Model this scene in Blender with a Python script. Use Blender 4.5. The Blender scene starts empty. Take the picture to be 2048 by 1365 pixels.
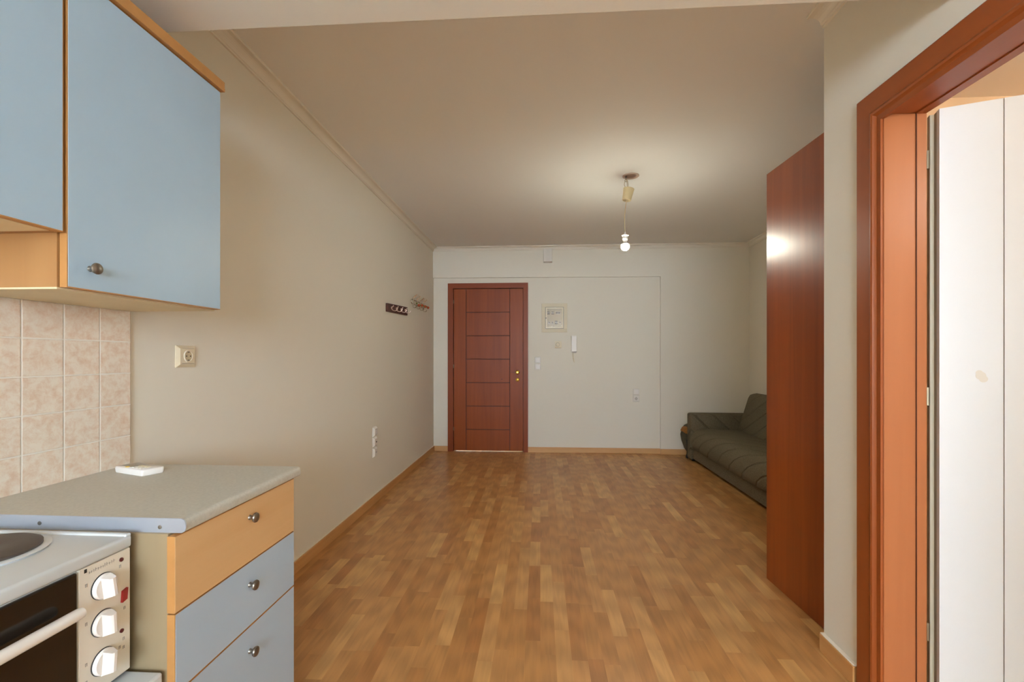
import bpy, bmesh, math, random
from mathutils import Vector, Matrix, Euler

S = bpy.context.scene
C = S.collection
PI = math.pi
random.seed(7)

# ------------------------------------------------------------------ camera
F, YAW, CY, HCAM = 917.0, 0.0617, 714.9, 1.19
cd = bpy.data.cameras.new('camera')
cam = bpy.data.objects.new('camera', cd)
C.objects.link(cam)
cam.location = (0, 0, HCAM)
cam.rotation_euler = (PI / 2, 0, YAW)
cd.sensor_fit = 'HORIZONTAL'
cd.sensor_width = 36.0
cd.lens = 36.0 * F / 2048.0
cd.shift_x = 0.0
cd.shift_y = (CY - 682.5) / 2048.0
cd.clip_start = 0.02
S.camera = cam

# ------------------------------------------------------------------ world, lights, exposure
W = bpy.data.worlds.new('daylight')
S.world = W
W.use_nodes = True
bg = W.node_tree.nodes['Background']
bg.inputs[0].default_value = (0.80, 0.93, 1.08, 1)
bg.inputs[1].default_value = 31.0
S.view_settings.view_transform = 'Standard'
S.view_settings.look = 'None'
S.view_settings.gamma = 1.0
S.view_settings.use_curve_mapping = False
S.view_settings.exposure = 0.0
S.cycles.diffuse_bounces = 8
S.cycles.max_bounces = 14
S.cycles.sample_clamp_indirect = 8.0


def point(name, loc, r, power, col):
    d = bpy.data.lights.new(name, 'POINT')
    d.shadow_soft_size = r
    d.energy = power
    d.color = col
    o = bpy.data.objects.new(name, d)
    C.objects.link(o)
    o.location = loc


def area(name, loc, rot, sx, sy, power, col, portal=False):
    d = bpy.data.lights.new(name, 'AREA')
    d.shape = 'RECTANGLE'
    d.size, d.size_y = sx, sy
    d.energy = power
    d.color = col
    d.cycles.is_portal = portal
    o = bpy.data.objects.new(name, d)
    C.objects.link(o)
    o.location = loc
    o.rotation_euler = rot
    return o


YB = -2.8                                  # inner face of the facade behind the camera
# daylight enters by the wide window behind the camera and by the window of the side room
area('window_daylight', (0.05, YB - 0.05, 1.58), (PI / 2, 0, PI), 1.9, 1.05, 1, (1, 1, 1), True)
area('side_room_daylight', (2.0, YB - 0.05, 1.45), (PI / 2, 0, PI), 0.44, 1.3, 1, (1, 1, 1), True)

# unseen warm light, added to brighten the side room's ceiling
point('side_room_fill_light', (2.20, 0.70, 2.02), 0.06, 17, (1.0, 0.88, 0.76))

# ------------------------------------------------------------------ helpers


class MB:
    """collects shapes given in room coordinates, builds ONE mesh object"""

    def __init__(self, origin=(0, 0, 0)):
        self.bm = bmesh.new()
        self.o = Vector(origin)

    def _v(self, p):
        return self.bm.verts.new(Vector(p) - self.o)

    def box(self, a, b, bev=0.0, seg=2, mat=0):
        x0, x1 = sorted((a[0], b[0]))
        y0, y1 = sorted((a[1], b[1]))
        z0, z1 = sorted((a[2], b[2]))
        v = [self._v(p) for p in ((x0, y0, z0), (x1, y0, z0), (x1, y1, z0), (x0, y1, z0),
                                  (x0, y0, z1), (x1, y0, z1), (x1, y1, z1), (x0, y1, z1))]
        fs = [self.bm.faces.new([v[i] for i in q]) for q in
              ((3, 2, 1, 0), (4, 5, 6, 7), (0, 1, 5, 4), (1, 2, 6, 5), (2, 3, 7, 6), (3, 0, 4, 7))]
        for f in fs:
            f.material_index = mat
        if bev > 0:
            ed = list({e for f in fs for e in f.edges})
            r = bmesh.ops.bevel(self.bm, geom=ed, offset=bev, segments=seg, profile=0.5, affect='EDGES')
            for f in r['faces']:
                f.material_index = mat
        return self

    def prism(self, pts, axis, a, b, mat=0):
        """pts: 2D outline (in the two other axes, in x,y,z order), extruded along axis a..b"""
        def P(p, t):
            if axis == 'x':
                return (t, p[0], p[1])
            if axis == 'y':
                return (p[0], t, p[1])
            return (p[0], p[1], t)
        lo = [self._v(P(p, a)) for p in pts]
        hi = [self._v(P(p, b)) for p in pts]
        n = len(pts)
        fs = [self.bm.faces.new(lo), self.bm.faces.new(list(reversed(hi)))]
        for i in range(n):
            fs.append(self.bm.faces.new((lo[i], hi[i], hi[(i + 1) % n], lo[(i + 1) % n])))
        for f in fs:
            f.material_index = mat
        return self

    def lathe(self, prof, base, axis=(0, 0, 1), n=32, mat=0):
        """prof: list of (radius, height) along axis from base"""
        ax = Vector(axis).normalized()
        q = Vector((0, 0, 1)).rotation_difference(ax)
        base = Vector(base)
        rings = []
        for r, h in prof:
            if r < 1e-6:
                rings.append([self._v(base + q @ Vector((0, 0, h)))])
            else:
                rings.append([self._v(base + q @ Vector((r * math.cos(2 * PI * k / n), r * math.sin(2 * PI * k / n), h)))
                              for k in range(n)])
        for A, B in zip(rings, rings[1:]):
            if len(A) == 1 and len(B) == 1:
                continue
            for k in range(n):
                k2 = (k + 1) % n
                if len(A) == 1:
                    f = self.bm.faces.new((A[0], B[k], B[k2]))
                elif len(B) == 1:
                    f = self.bm.faces.new((A[k], B[0], A[k2]))
                else:
                    f = self.bm.faces.new((A[k], B[k], B[k2], A[k2]))
                f.material_index = mat
        if len(rings[0]) > 1:
            self.bm.faces.new(list(rings[0])).material_index = mat
        if len(rings[-1]) > 1:
            self.bm.faces.new(list(reversed(rings[-1]))).material_index = mat
        return self

    def tube(self, pts, r, n=10, mat=0):
        pts = [Vector(p) for p in pts]
        rings = []
        up = None
        for i, p in enumerate(pts):
            if i == 0:
                t = pts[1] - p
            elif i == len(pts) - 1:
                t = p - pts[i - 1]
            else:
                t = (pts[i + 1] - pts[i - 1])
            t.normalize()
            if up is None:
                up = t.orthogonal().normalized()
            up = (up - t * up.dot(t)).normalized()
            s = t.cross(up)
            rr = r[i] if isinstance(r, (list, tuple)) else r
            rings.append([self._v(p + (up * math.cos(2 * PI * k / n) + s * math.sin(2 * PI * k / n)) * rr) for k in range(n)])
        for A, B in zip(rings, rings[1:]):
            for k in range(n):
                self.bm.faces.new((A[k], A[(k + 1) % n], B[(k + 1) % n], B[k])).material_index = mat
        self.bm.faces.new(list(reversed(rings[0]))).material_index = mat
        self.bm.faces.new(rings[-1]).material_index = mat
        return self

    def ball(self, c, r, sx=1, sy=1, sz=1, n=20, mat=0):
        prof = []
        m = n // 2
        ring = []
        c = Vector(c)
        for i in range(m + 1):
            a = PI * i / m
            if i in (0, m):
                ring.append([self._v(c + Vector((0, 0, r * sz * math.cos(a))))])
            else:
                ring.append([self._v(c + Vector((r * sx * math.sin(a) * math.cos(2 * PI * k / n),
                                                 r * sy * math.sin(a) * math.sin(2 * PI * k / n),
                                                 r * sz * math.cos(a)))) for k in range(n)])
        for A, B in zip(ring, ring[1:]):
            for k in range(n):
                k2 = (k + 1) % n
                if len(A) == 1:
                    f = self.bm.faces.new((A[0], B[k], B[k2]))
                elif len(B) == 1:
                    f = self.bm.faces.new((A[k], B[0], A[k2]))
                else:
                    f = self.bm.faces.new((A[k], B[k], B[k2], A[k2]))
                f.material_index = mat
        return self

    def rotate(self, M, piv):
        """rotate everything built so far about piv (room coordinates)"""
        p = Vector(piv) - self.o
        for v in self.bm.verts:
            v.co = M @ (v.co - p) + p
        return self

    def build(self, name, mat, parent=None, smooth=False, auto=35):
        me = bpy.data.meshes.new(name)
        bmesh.ops.recalc_face_normals(self.bm, faces=self.bm.faces[:])
        self.bm.to_mesh(me)
        self.bm.free()
        mats = mat if isinstance(mat, (list, tuple)) else [mat]
        for m in mats:
            me.materials.append(m)
        if smooth:
            for p in me.polygons:
                p.use_smooth = True
            try:
                me.set_sharp_from_angle(angle=math.radians(auto))
            except Exception:
                pass
        o = bpy.data.objects.new(name, me)
        C.objects.link(o)
        if parent is not None:
            o.parent = parent
            pl = parent
            off = Vector(self.o)
            # child local frame: mesh is already relative to self.o, which equals the root origin
        else:
            o.location = self.o
        return o


def thing(name, label, cat, loc, group=None, kind=None):
    o = bpy.data.objects.new(name, None)
    C.objects.link(o)
    o.empty_display_size = 0.1
    o.location = loc
    tag(o, label, cat, group, kind)
    return o


def tag(o, label, cat, group=None, kind=None):
    o['label'] = label
    o['category'] = cat
    if group:
        o['group'] = group
    if kind:
        o['kind'] = kind
    return o


def struct(o, label, cat):
    return tag(o, label, cat, None, 'structure')


# ------------------------------------------------------------------ materials
def srgb(h):
    h = h.lstrip('#')
    c = [int(h[i:i + 2], 16) / 255 for i in (0, 2, 4)]
    return tuple(x / 12.92 if x <= 0.04045 else ((x + 0.055) / 1.055) ** 2.4 for x in c) + (1,)


def mat(name, col, rough=0.5, metal=0.0, spec=0.5, noise=0.0, nscale=40, bump=0.0, bscale=200, coat=0.0, coatr=0.1):
    m = bpy.data.materials.new(name)
    m.use_nodes = True
    nt = m.node_tree
    b = nt.nodes['Principled BSDF']
    if isinstance(col, str):
        col = srgb(col)
    b.inputs['Base Color'].default_value = col
    b.inputs['Roughness'].default_value = rough
    b.inputs['Metallic'].default_value = metal
    b.inputs['Specular IOR Level'].default_value = spec
    b.inputs['Coat Weight'].default_value = coat
    b.inputs['Coat Roughness'].default_value = coatr
    tc = nt.nodes.new('ShaderNodeTexCoord')
    if noise > 0:
        n = nt.nodes.new('ShaderNodeTexNoise')
        n.inputs['Scale'].default_value = nscale
        n.inputs['Detail'].default_value = 4
        nt.links.new(tc.outputs['Object'], n.inputs['Vector'])
        mr = nt.nodes.new('ShaderNodeMapRange')
        mr.inputs[1].default_value = 0.3
        mr.inputs[2].default_value = 0.7
        mr.inputs[3].default_value = 1 - noise
        mr.inputs[4].default_value = 1 + noise * 0.5
        nt.links.new(n.outputs[0], mr.inputs[0])
        mx = nt.nodes.new('ShaderNodeVectorMath')
        mx.operation = 'SCALE'
        mx.inputs[0].default_value = col[:3]
        nt.links.new(mr.outputs[0], mx.inputs['Scale'])
        nt.links.new(mx.outputs[0], b.inputs['Base Color'])
    if bump > 0:
        n = nt.nodes.new('ShaderNodeTexNoise')
        n.inputs['Scale'].default_value = bscale
        n.inputs['Detail'].default_value = 3
        nt.links.new(tc.outputs['Object'], n.inputs['Vector'])
        bp = nt.nodes.new('ShaderNodeBump')
        bp.inputs['Strength'].default_value = bump
        bp.inputs['Distance'].default_value = 0.002
        nt.links.new(n.outputs[0], bp.inputs['Height'])
        nt.links.new(bp.outputs[0], b.inputs['Normal'])
    return m


def wood(name, c1, c2, axis='z', rough=0.35, scale=1.0, coat=0.0, spec=0.5, contrast=1.0, aniso=None):
    """long soft grain along one axis"""
    m = bpy.data.materials.new(name)
    m.use_nodes = True
    nt = m.node_tree
    b = nt.nodes['Principled BSDF']
    tc = nt.nodes.new('ShaderNodeTexCoord')
    mp = nt.nodes.new('ShaderNodeMapping')
    sc = {'x': (1.2, 26, 26), 'y': (26, 1.2, 26), 'z': (26, 26, 1.2)}[axis]
    mp.inputs['Scale'].default_value = tuple(s * scale for s in sc)
    nt.links.new(tc.outputs['Object'], mp.inputs['Vector'])
    n1 = nt.nodes.new('ShaderNodeTexNoise')
    n1.inputs['Scale'].default_value = 1.0
    n1.inputs['Detail'].default_value = 6
    n1.inputs['Roughness'].default_value = 0.6
    n1.inputs['Distortion'].default_value = 0.6
    nt.links.new(mp.outputs[0], n1.inputs['Vector'])
    mp2 = nt.nodes.new('ShaderNodeMapping')
    mp2.inputs['Scale'].default_value = tuple(s * scale * 0.16 for s in sc)
    nt.links.new(tc.outputs['Object'], mp2.inputs['Vector'])
    n2 = nt.nodes.new('ShaderNodeTexNoise')
    n2.inputs['Scale'].default_value = 1.0
    n2.inputs['Detail'].default_value = 2
    nt.links.new(mp2.outputs[0], n2.inputs['Vector'])
    ad = nt.nodes.new('ShaderNodeMath')
    ad.operation = 'ADD'
    nt.links.new(n1.outputs[0], ad.inputs[0])
    nt.links.new(n2.outputs[0], ad.inputs[1])
    mr = nt.nodes.new('ShaderNodeMapRange')
    mr.inputs[1].default_value = 1.0 - 0.32 / contrast
    mr.inputs[2].default_value = 1.0 + 0.32 / contrast
    nt.links.new(ad.outputs[0], mr.inputs[0])
    mix = nt.nodes.new('ShaderNodeMix')
    mix.data_type = 'RGBA'
    mix.inputs[6].default_value = srgb(c1)
    mix.inputs[7].default_value = srgb(c2)
    nt.links.new(mr.outputs[0], mix.inputs[0])
    nt.links.new(mix.outputs[2], b.inputs['Base Color'])
    b.inputs['Roughness'].default_value = rough
    b.inputs['Specular IOR Level'].default_value = spec
    b.inputs['Coat Weight'].default_value = coat
    bp = nt.nodes.new('ShaderNodeBump')
    bp.inputs['Strength'].default_value = 0.05
    bp.inputs['Distance'].default_value = 0.001
    nt.links.new(n1.outputs[0], bp.inputs['Height'])
    nt.links.new(bp.outputs[0], b.inputs['Normal'])
    return m


def M_(nt, op, a, b=None, clamp=False):
    n = nt.nodes.new('ShaderNodeMath')
    n.operation = op
    n.use_clamp = clamp
    for i, x in enumerate((a, b)):
        if x is None:
            continue
        if isinstance(x, (int, float)):
            n.inputs[i].default_value = x
        else:
            nt.links.new(x, n.inputs[i])
    return n.outputs[0]


def laminate():
    """beech strip laminate: 62 mm strips running away from the kitchen, random block lengths and tones"""
    m = bpy.data.materials.new('beech_laminate')
    m.use_nodes = True
    nt = m.node_tree
    b = nt.nodes['Principled BSDF']
    tc = nt.nodes.new('ShaderNodeTexCoord')
    sp = nt.nodes.new('ShaderNodeSeparateXYZ')
    nt.links.new(tc.outputs['Object'], sp.inputs[0])
    x, y = sp.outputs[0], sp.outputs[1]
    wid = 0.062
    col = M_(nt, 'FLOOR', M_(nt, 'DIVIDE', x, wid))
    wn = nt.nodes.new('ShaderNodeTexWhiteNoise')
    wn.noise_dimensions = '1D'
    nt.links.new(M_(nt, 'MULTIPLY', col, 1.37), wn.inputs['W'])
    off = M_(nt, 'MULTIPLY', wn.outputs[0], 3.0)
    ln = M_(nt, 'ADD', M_(nt, 'MULTIPLY', wn.outputs[0], 0.10), 0.34)
    yy = M_(nt, 'DIVIDE', M_(nt, 'ADD', y, off), ln)
    row = M_(nt, 'FLOOR', yy)
    cv = nt.nodes.new('ShaderNodeCombineXYZ')
    nt.links.new(col, cv.inputs[0])
    nt.links.new(row, cv.inputs[1])
    w2 = nt.nodes.new('ShaderNodeTexWhiteNoise')
    w2.noise_dimensions = '2D'
    nt.links.new(cv.outputs[0], w2.inputs['Vector'])
    tone = w2.outputs[0]
    # grain shifted per block
    gx = M_(nt, 'ADD', M_(nt, 'MULTIPLY', x, 42.0), M_(nt, 'MULTIPLY', tone, 91.0))
    gy = M_(nt, 'ADD', M_(nt, 'MULTIPLY', y, 2.6), M_(nt, 'MULTIPLY', tone, 37.0))
    gv = nt.nodes.new('ShaderNodeCombineXYZ')
    nt.links.new(gx, gv.inputs[0])
    nt.links.new(gy, gv.inputs[1])
    n1 = nt.nodes.new('ShaderNodeTexNoise')
    n1.inputs['Scale'].default_value = 1.0
    n1.inputs['Detail'].default_value = 5
    n1.inputs['Distortion'].default_value = 1.2
    nt.links.new(gv.outputs[0], n1.inputs['Vector'])
    wv = nt.nodes.new('ShaderNodeTexWave')
    wv.wave_type = 'RINGS'
    wv.inputs['Scale'].default_value = 0.9
    wv.inputs['Distortion'].default_value = 5.0
    wv.inputs['Detail'].default_value = 2.0
    gv2 = nt.nodes.new('ShaderNodeCombineXYZ')
    nt.links.new(M_(nt, 'ADD', M_(nt, 'MULTIPLY', x, 16.0), M_(nt, 'MULTIPLY', tone, 5.0)), gv2.inputs[0])
    nt.links.new(M_(nt, 'ADD', M_(nt, 'MULTIPLY', y, 1.6), M_(nt, 'MULTIPLY', tone, 11.0)), gv2.inputs[1])
    nt.links.new(gv2.outputs[0], wv.inputs['Vector'])
    rp = nt.nodes.new('ShaderNodeValToRGB')
    e = rp.color_ramp.elements
    e[0].position = 0.0
    e[0].color = srgb(FLOOR[0])
    e[1].position = 1.0
    e[1].color = srgb(FLOOR[3])
    for p, c in ((0.35, FLOOR[1]), (0.7, FLOOR[2])):
        k = e.new(p)
        k.color = srgb(c)
    nt.links.new(tone, rp.inputs[0])
    g = M_(nt, 'ADD', M_(nt, 'MULTIPLY', n1.outputs[0], 0.50), M_(nt, 'MULTIPLY', wv.outputs[1], 0.20))
    fac = M_(nt, 'ADD', g, 0.67)
    vm = nt.nodes.new('ShaderNodeVectorMath')
    vm.operation = 'SCALE'
    nt.links.new(rp.outputs[0], vm.inputs[0])
    nt.links.new(fac, vm.inputs['Scale'])
    nt.links.new(vm.outputs[0], b.inputs['Base Color'])
    b.inputs['Roughness'].default_value = 0.34
    b.inputs['Specular IOR Level'].default_value = 0.4
    return m


def tiles(name, c_light, c_dark, grout, pitch_y, pitch_z, y0, z0):
    """marbled glazed wall tiles with grout, laid on the y-z plane"""
    m = bpy.data.materials.new(name)
    m.use_nodes = True
    nt = m.node_tree
    b = nt.nodes['Principled BSDF']
    tc = nt.nodes.new('ShaderNodeTexCoord')
    sp = nt.nodes.new('ShaderNodeSeparateXYZ')
    nt.links.new(tc.outputs['Object'], sp.inputs[0])
    u = M_(nt, 'DIVIDE', M_(nt, 'SUBTRACT', sp.outputs[1], y0), pitch_y)
    v = M_(nt, 'DIVIDE', M_(nt, 'SUBTRACT', sp.outputs[2], z0), pitch_z)
    du = M_(nt, 'PINGPONG', u, 0.5)
    dv = M_(nt, 'PINGPONG', v, 0.5)
    d = M_(nt, 'MINIMUM', du, dv)
    mr = nt.nodes.new('ShaderNodeMapRange')
    mr.inputs[1].default_value = 0.012
    mr.inputs[2].default_value = 0.028
    nt.links.new(d, mr.inputs[0])
    cv = nt.nodes.new('ShaderNodeCombineXYZ')
    fu, fv = M_(nt, 'FLOOR', u), M_(nt, 'FLOOR', v)
    nt.links.new(M_(nt, 'ADD', sp.outputs[1], M_(nt, 'MULTIPLY', fu, 3.3)), cv.inputs[0])
    nt.links.new(M_(nt, 'ADD', sp.outputs[2], M_(nt, 'MULTIPLY', fv, 5.7)), cv.inputs[1])
    n1 = nt.nodes.new('ShaderNodeTexNoise')
    n1.inputs['Scale'].default_value = 30
    n1.inputs['Detail'].default_value = 7
    n1.inputs['Roughness'].default_value = 0.75
    n1.inputs['Distortion'].default_value = 0.25
    nt.links.new(cv.outputs[0], n1.inputs['Vector'])
    m2 = nt.nodes.new('ShaderNodeMapRange')
    m2.inputs[1].default_value = 0.42
    m2.inputs[2].default_value = 0.66
    nt.links.new(n1.outputs[0], m2.inputs[0])
    mx = nt.nodes.new('ShaderNodeMix')
    mx.data_type = 'RGBA'
    mx.inputs[6].default_value = srgb(c_light)
    mx.inputs[7].default_value = srgb(c_dark)
    nt.links.new(m2.outputs[0], mx.inputs[0])
    mg = nt.nodes.new('ShaderNodeMix')
    mg.data_type = 'RGBA'
    mg.inputs[6].default_value = srgb(grout)
    nt.links.new(mr.outputs[0], mg.inputs[0])
    nt.links.new(mx.outputs[2], mg.inputs[7])
    nt.links.new(mg.outputs[2], b.inputs['Base Color'])
    b.inputs['Roughness'].default_value = 0.22
    bp = nt.nodes.new('ShaderNodeBump')
    bp.inputs['Strength'].default_value = 0.5
    bp.inputs['Distance'].default_value = 0.002
    nt.links.new(mr.outputs[0], bp.inputs['Height'])
    nt.links.new(bp.outputs[0], b.inputs['Normal'])
    return m


def fabric(name, col, quilt=True):
    """woven upholstery with stitched diagonal lines"""
    m = mat(name, col, rough=0.95, spec=0.1)
    nt = m.node_tree
    b = nt.nodes['Principled BSDF']
    tc = nt.nodes.new('ShaderNodeTexCoord')
    n = nt.nodes.new('ShaderNodeTexNoise')
    n.inputs['Scale'].default_value = 260
    n.inputs['Detail'].default_value = 2
    nt.links.new(tc.outputs['Object'], n.inputs['Vector'])
    mr = nt.nodes.new('ShaderNodeMapRange')
    mr.inputs[1].default_value = 0.3
    mr.inputs[2].default_value = 0.7
    mr.inputs[3].default_value = 0.6
    mr.inputs[4].default_value = 1.4
    nt.links.new(n.outputs[0], mr.inputs[0])
    vm = nt.nodes.new('ShaderNodeVectorMath')
    vm.operation = 'SCALE'
    vm.inputs[0].default_value = srgb(col)[:3]
    nt.links.new(mr.outputs[0], vm.inputs['Scale'])
    nt.links.new(vm.outputs[0], b.inputs['Base Color'])
    h = M_(nt, 'MULTIPLY', n.outputs[0], 0.15)
    if quilt:
        sp = nt.nodes.new('ShaderNodeSeparateXYZ')
        nt.links.new(tc.outputs['Object'], sp.inputs[0])
        s = M_(nt, 'ADD', M_(nt, 'MULTIPLY', M_(nt, 'ADD', sp.outputs[0], M_(nt, 'MULTIPLY', sp.outputs[2], 1.0)), 1.0), M_(nt, 'MULTIPLY', sp.outputs[1], 0.8))
        d = M_(nt, 'PINGPONG', M_(nt, 'DIVIDE', s, 0.21), 0.5)
        m2 = nt.nodes.new('ShaderNodeMapRange')
        m2.interpolation_type = 'SMOOTHSTEP'
        m2.inputs[1].default_value = 0.0
        m2.inputs[2].default_value = 0.09
        nt.links.new(d, m2.inputs[0])
        h = M_(nt, 'ADD', h, M_(nt, 'MULTIPLY', m2.outputs[0], 9.0))
    bp = nt.nodes.new('ShaderNodeBump')
    bp.inputs['Strength'].default_value = 0.8
    bp.inputs['Distance'].default_value = 0.002
    nt.links.new(h, bp.inputs['Height'])
    nt.links.new(bp.outputs[0], b.inputs['Normal'])
    return m


def glow(name, col, strength):
    m = bpy.data.materials.new(name)
    m.use_nodes = True
    nt = m.node_tree
    b = nt.nodes['Principled BSDF']
    b.inputs['Base Color'].default_value = (0.9, 0.9, 0.9, 1)
    b.inputs['Emission Color'].default_value = col
    b.inputs['Emission Strength'].default_value = strength
    return m


FLOOR = ('#a06d3d', '#aa7946', '#b2824f', '#c0945d')
m_wall = mat('cream_wall_paint', '#e0dccf', 0.75, spec=0.25, bump=0.12, bscale=120)
m_ceil = mat('matt_ceiling_paint', '#e4e3df', 0.85, spec=0.2, bump=0.05, bscale=120)
m_cove = mat('cove_paint', '#e2dccf', 0.6, spec=0.3)
m_floor = laminate()
m_base = wood('beech_skirting', '#b8824a', '#c99a62', 'y', 0.4)
m_basex = wood('beech_skirting_across', '#c08f5a', '#d0a672', 'x', 0.4)
m_caulk = mat('white_caulk', '#e4ddcf', 0.6)
m_blue = mat('sky_blue_laminate', '#a3bccf', 0.38, spec=0.4, noise=0.03, nscale=5)
m_blue2 = mat('pale_blue_laminate', '#a9bccd', 0.38, spec=0.4, noise=0.03, nscale=5)
m_beech = wood('beech_veneer', '#c0905a', '#cfa670', 'z', 0.4, 0.6)
m_beechx = wood('beech_veneer_across', '#c59b69', '#d1ac7e', 'y', 0.4, 0.6)
m_edge = mat('beech_edge_band', '#b17f48', 0.45, noise=0.08, nscale=30)
m_niche = wood('beech_board_darkened', '#9a6f42', '#a67b4c', 'z', 0.5, 0.6)  # beech darkened in its colour to offset strong window light
m_carc = wood('pale_carcass_board', '#86755a', '#918063', 'z', 0.5, 0.6)
m_under = mat('cream_melamine', '#d8c9a6', 0.55, noise=0.03, nscale=20)
m_top = mat('grey_speckled_worktop', '#b9b7ac', 0.38, spec=0.4, noise=0.10, nscale=140)
m_strip = mat('aluminium_strip', '#c4ccd8', 0.42, metal=0.75)
m_screw = mat('dark_screw', '#6b6864', 0.4, metal=0.8)
m_nickel = mat('brushed_nickel', '#8d857a', 0.34, metal=0.9)
m_tile = tiles('marbled_tile', '#e6ddcf', '#dac0aa', '#eae6dd', 0.1063, 0.1020, 1.428, 1.24)
m_cher = wood('cherry_veneer', '#7e3708', '#96470e', 'z', 0.42, 0.7, spec=0.3)
m_cherd = wood('cherry_frame', '#7a3512', '#8a4018', 'z', 0.42, 0.7, spec=0.3)
m_cherx = wood('cherry_frame_across', '#7a3512', '#8a4018', 'x', 0.42, 0.7, spec=0.3)
m_ward = wood('red_brown_wardrobe_board', '#76340f', '#944617', 'z', 0.30, 0.8, contrast=1.1)
m_jamb = wood('orange_stained_jamb', '#96562c', '#a26036', 'z', 0.38, 0.5)
m_case = wood('dark_orange_casing', '#8a4318', '#964c1e', 'z', 0.38, 0.5)
m_casey = wood('dark_orange_casing_across', '#8a4318', '#964c1e', 'y', 0.38, 0.5)
m_groove = mat('dark_groove', '#4a1f0e', 0.6)
m_brass = mat('polished_brass', '#e0b24e', 0.22, metal=1.0)
m_hinge = mat('dull_steel_hinge', '#9a917c', 0.35, metal=0.9)
m_white = mat('white_plastic', '#dedbd3', 0.32)
m_white2 = mat('pure_white_plastic', '#e8e6e2', 0.25)
m_cream = mat('cream_plastic', '#d8cdb2', 0.35)
m_ivory = mat('ivory_plastic', '#dad1ba', 0.6, spec=0.3)
m_hole = mat('dark_recess', '#2a241c', 0.7)
m_dark = mat('dark_plastic', '#1f1f1e', 0.45)
m_grey = mat('grey_print', '#8f8d86', 0.6)
m_red = mat('red_switch_plastic', '#8e1a17', 0.35)
m_dred = mat('dark_red_lens', '#531018', 0.3)
m_enam = mat('white_enamel', '#c6cdd0', 0.22, spec=0.6)
m_panel = mat('cream_enamel_panel', '#d8d2c4', 0.35)
m_iron = mat('dark_iron_plate', '#4b423b', 0.55, noise=0.12, nscale=60)
m_glassd = mat('smoked_oven_glass', '#1c1611', 0.12, spec=0.6)
m_leaf = mat('white_door_board', '#d6d8d9', 0.4, spec=0.35, noise=0.01, nscale=3)
m_leafe = mat('grey_green_edge', '#d8d1b8', 0.5)
m_leafr = mat('taupe_rebate', '#93826c', 0.55)
m_bath = mat('tan_bathroom_tile', '#e4c39a', 0.4, noise=0.06, nscale=8)
m_sofa = fabric('charcoal_brown_fabric', '#69614f')
m_sofap = fabric('charcoal_brown_fabric_plain', '#69614f', False)
m_bagc = mat('olive_bag_cloth', '#4a4534', 0.9, noise=0.2, nscale=60)
m_bago = mat('tan_orange_patch', '#9c6426', 0.8, noise=0.15, nscale=50)
m_black = mat('black_strap', '#131313', 0.7)
m_brown = wood('dark_brown_board', '#43211a', '#512a20', 'y', 0.45)
m_chrome = mat('chrome_wire', '#cfcbc0', 0.15, metal=1.0)
m_whook = mat('pale_pink_metal_hook', '#cdb7ac', 0.3, metal=0.6)
m_berry = mat('red_orange_bead', '#b3431b', 0.5)
m_leafg = mat('green_bead', '#6b6a1e', 0.6)
m_rose = mat('pinkish_ceiling_plate', '#bfa998', 0.6)
m_bulb = glow('lit_bulb', (1.0, 0.98, 0.82, 1), 650.0)
m_black_out = mat('facade_render', '#cfc8ba', 0.9)

# ------------------------------------------------------------------ room measures
XL, YF, XR, ZC = -1.353, 5.747, 2.53, 2.57       # left wall, far wall recess, right wall, ceiling
YP = 5.717                                       # proud face of the far wall's beam and pier
XW, XW2 = 1.146, 1.272                           # wall with the side doorway
YW = 1.93                                        # far end of that wall
YDR = 1.345                                      # far edge of the lowered ceiling
ZDR = 2.19

# floor
b = MB()
b.box((XL - 0.2, YB - 0.2, -0.12), (XR + 0.2, YF + 1.2, 0))
struct(b.build('floor', m_floor), 'beech strip laminate floor of the whole room', 'floor')

b = MB()
b.box((XW2, YB, 0), (XR, YW - 0.062, 0.006))  # unseen floor layer, made pale to bounce light onto the ceiling
struct(b.build('floor_side_room', mat('pale_bounce_floor', '#e2d8c8', 0.4)), 'pale unseen floor of the side room, added to bounce light', 'floor')

# ceilings
b = MB()
b.box((XL - 0.2, YDR, ZC), (XR + 0.2, YF + 0.2, ZC + 0.12))
struct(b.build('ceiling', m_ceil), 'matt cream ceiling of the living room', 'ceiling')
b = MB()
b.box((XL, YB, ZDR), (XW, YDR, ZC + 0.12), 0.004)
struct(b.build('ceiling_lowered', m_wall), 'lowered cream ceiling slab above the kitchen corner', 'ceiling')
b = MB()
b.box((XW2, YB, ZDR), (XR + 0.2, YW - 0.05, ZDR + 0.06))
struct(b.build('ceiling_side_room', mat('peach_ceiling', '#f2e3d2', 0.8)), 'pale peach ceiling of the side room behind the doorway', 'ceiling')

# walls
b = MB()
b.box((XL - 0.2, YB - 0.2, 0), (XL, YF + 0.2, ZC))
struct(b.build('wall_left', m_wall), 'long cream wall on the left', 'wall')
b = MB()
DX0, DX1, DZ = -1.115, -0.195, 2.085              # entry door hole
b.box((XL, YF, 0), (DX0, YF + 0.2, ZC))
b.box((DX1, YF, 0), (XR + 0.2, YF + 0.2, ZC))
b.box((DX0, YF, DZ), (DX1, YF + 0.2, ZC))
struct(b.build('wall_far', m_wall), 'cream far wall around the entrance door', 'wall')
b = MB()
b.prism([(XL, 2.192), (1.470, 2.180), (1.470, 0), (XR, 0), (XR, ZC), (XL, ZC)], 'y', YP, YF)
struct(b.build('trim_beam', m_wall), 'shallow cream beam and pier standing proud of the far wall', 'beam')
b = MB()
b.box((XR, YW - 0.12, 0), (XR + 0.2, YF + 0.2, ZC))
b.box((XR, YB - 0.2, 0), (XR + 0.2, YW - 0.12, ZC))
struct(b.build('wall_right', m_wall), 'cream wall behind the sofa on the right', 'wall')
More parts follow.
